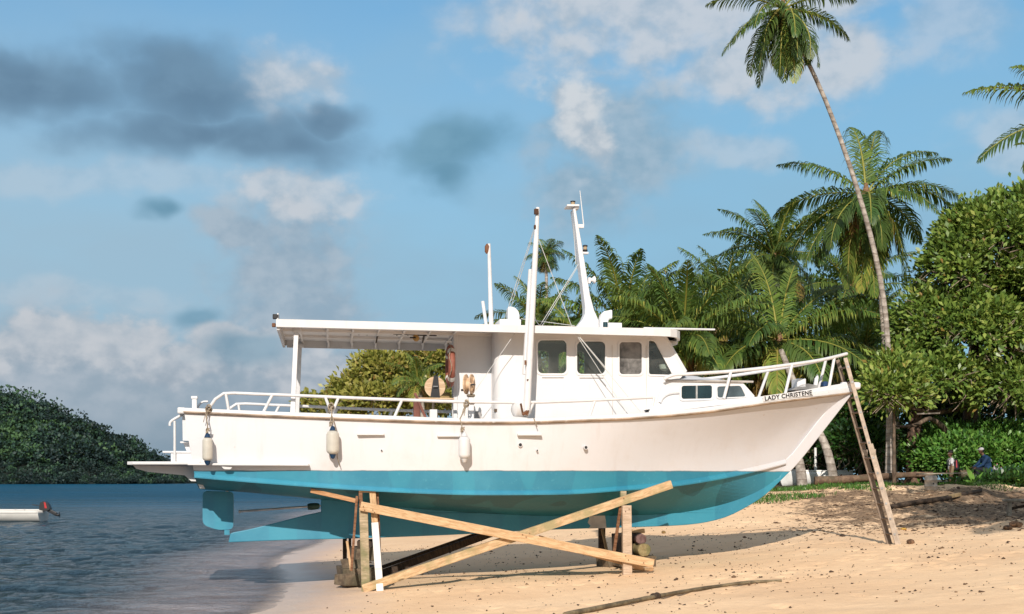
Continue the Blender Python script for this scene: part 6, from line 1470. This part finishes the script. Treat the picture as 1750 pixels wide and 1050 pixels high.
for q in (-1, 1): MB().tube(spline([S_(-.06, q*.07, .32), S_(-.17, q*.085, .385), S_(-.27, q*.085, .31), S_(-.26, q*.09, .16), S_(-.08, q*.09, .06)], 14), .013*s, 6).build('strap', paint('bag_black', (0, 0, 0)), bp)
# ---- man seated on the log, back to us, turned left
b0 = W(1683, 812, 42.8); zt = W(1683, 808, 42.8).z
man = empty('person', Vector((b0.x, b0.y, zt-.02))); tag(man, 'man in a navy long-sleeved top and pale cap sitting on the log', 'person')
k = ((808-764)/F*42.8)/.90
S_ = lambda *p: Vector(p)*k
sg, bl = [], []
# torso leans left (forward for him); faces left and slightly away
sg += [(S_(.10, -.08, .10), S_(.10, .10, .10), .12*k, .12*k), (S_(.10, 0, .12), S_(.05, 0, .38), .13*k, .14*k), (S_(.03, -.05, .46), S_(.03, .05, .46), .14*k, .14*k), (S_(.0, -.15, .54), S_(.0, .17, .54), .07*k, .07*k), (S_(-.02, 0, .55), S_(-.08, 0, .68), .058*k, .052*k)]
for q, kn, an, toe in ((-1, S_(-.32, -.16, .16), S_(-.30, -.16, -.26), S_(-.46, -.16, -.31)), (1, S_(-.34, .14, .18), S_(-.34, .14, -.24), S_(-.5, .14, -.29))):
    hp = S_(.06, q*.1, .09); sg += [(hp, kn, .09*k, .06*k), (kn, kn.lerp(an, .35), .058*k, .06*k), (kn.lerp(an, .35), an, .06*k, .038*k), (an-S_(-.03, 0, .03), toe, .04*k, .032*k)]
for q, el_, wr in ((-1, S_(-.16, -.24, .30), S_(-.34, -.18, .20)), (1, S_(-.18, .22, .31), S_(-.36, .12, .22))):
    sh_ = S_(0, q*.19, .53); sg += [(sh_, el_, .055*k, .042*k), (el_, wr, .040*k, .028*k)]; hand(sg, wr, Vector((-1, 0, -.35)), (0, -q*1., .3), k)
hc = S_(-.12, 0, .775); fw_ = (-1, .22, 0)
head(sg, bl, hc, k, fw_)
body('body', sg, bl, SKIN, man, .009); face(man, hc, k, fw_)
body('shirt', [(S_(.10, -.08, .10), S_(.10, .10, .10), .14*k, .14*k), (S_(.10, 0, .12), S_(.05, 0, .38), .155*k, .165*k), (S_(.03, -.05, .46), S_(.03, .05, .46), .16*k, .16*k), (S_(.0, -.15, .54), S_(.0, .17, .54), .088*k, .088*k),
     (S_(0, -.19, .53), S_(-.16, -.24, .30), .075*k, .06*k), (S_(-.16, -.24, .30), S_(-.32, -.185, .21), .058*k, .043*k), (S_(0, .19, .53), S_(-.18, .22, .31), .075*k, .06*k), (S_(-.18, .22, .31), S_(-.34, .125, .23), .058*k, .043*k), (S_(-.02, 0, .58), S_(-.04, 0, .61), .07*k, .066*k)], [], paint('navy', (.008, .045, .12), .8, .3), man, .01)
body('trousers', [(S_(.08, -.1, .09), S_(-.32, -.16, .16), .115*k, .08*k), (S_(-.32, -.16, .16), S_(-.30, -.16, -.22), .078*k, .06*k), (S_(.08, .1, .09), S_(-.34, .14, .18), .115*k, .08*k), (S_(-.34, .14, .18), S_(-.34, .14, -.2), .078*k, .06*k), (S_(.1, -.06, .08), S_(.1, .08, .08), .135*k, .135*k)], [], paint('dark_trousers', (.012, .013, .02), .85, .2), man, .01)
body('hair', [], [(hc+S_(.02, 0, .02), (.083*k, .086*k, .085*k))], HAIR, man, .009)
body('cap', [], [(hc+S_(.0, 0, .062), (.094*k, .09*k, .072*k))], paint('cap_grey', (.45, .43, .44), .8, .2), man, .008)
f_ = Vector(fw_).normalized(); sd_ = Vector((-f_.y, f_.x, 0)); c1_ = hc+S_(0, 0, .045)
MB().prism([c1_+f_*a*k+sd_*b__*k+Vector((0, 0, -.012*k*(a > .12))) for a, b__ in ((.05, -.075), (.12, -.07), (.165, -.035), (.17, .035), (.12, .07), (.05, .075))], (0, 0, .01)).build('cap_peak', paint('cap_grey', (0, 0, 0)), man, 0)
bk_ = MB()
for i, (x_, z_) in enumerate(((.16, .47), (.19, .45), (.165, .43), (.2, .42), (.18, .48))): bk_.box(S_(x_, -.105+.0*i, z_), (.02*k, .02, .012*k))
bk_.build('back_print', paint('print_white', (.6, .62, .65), .7, .1), man, 0)
# ---- bottles and a red cup beside him
for i, (px, h_, r_, lb, mt) in enumerate(((1699, .26, .055, 'clear bottle with a dark band, nearest the seated man', 'clear_plastic'), (1704, .33, .05, 'tallest bottle with a reddish cap on the log', 'clear_plastic'), (1711, .22, .05, 'bluish squat bottle on the log', 'blue_plastic'))):
    c0 = W(px, 808, 42.9); c0.z = zt-.03; e = empty('water_bottle', c0); tag(e, lb, 'bottle', 'bottles on the log')
    MB().lathe([(r_*.9, 0), (r_, .02), (r_, h_*.62), (r_*.4, h_*.85), (r_*.35, h_*.94)], (0, 0, 0), (0, 0, 1), 14).build('body', paint(mt, (.34, .33, .34) if i < 2 else (.1, .17, .24), .25, .3), e)
    MB().lathe([(r_*.42, h_*.92), (r_*.42, h_), (.005, h_)], (0, 0, 0), (0, 0, 1), 12).build('cap', paint('cap_pink', (.4, .12, .1), .5, .1), e)
    if i == 0: MB().lathe([(r_*1.03, h_*.25), (r_*1.03, h_*.45)], (0, 0, 0), (0, 0, 1), 14).build('band', DKM, e)
c0 = W(1720, 808, 42.9); c0.z = zt-.03
o = MB().box((0, 0, .045), (.17, .12, .09)).build('red_tub', paint('red_plastic', (.45, .03, .02), .45, .1), None, 0, bevel=.015); o.location = c0; tag(o, 'small red tub at the end of the row of bottles', 'tub')
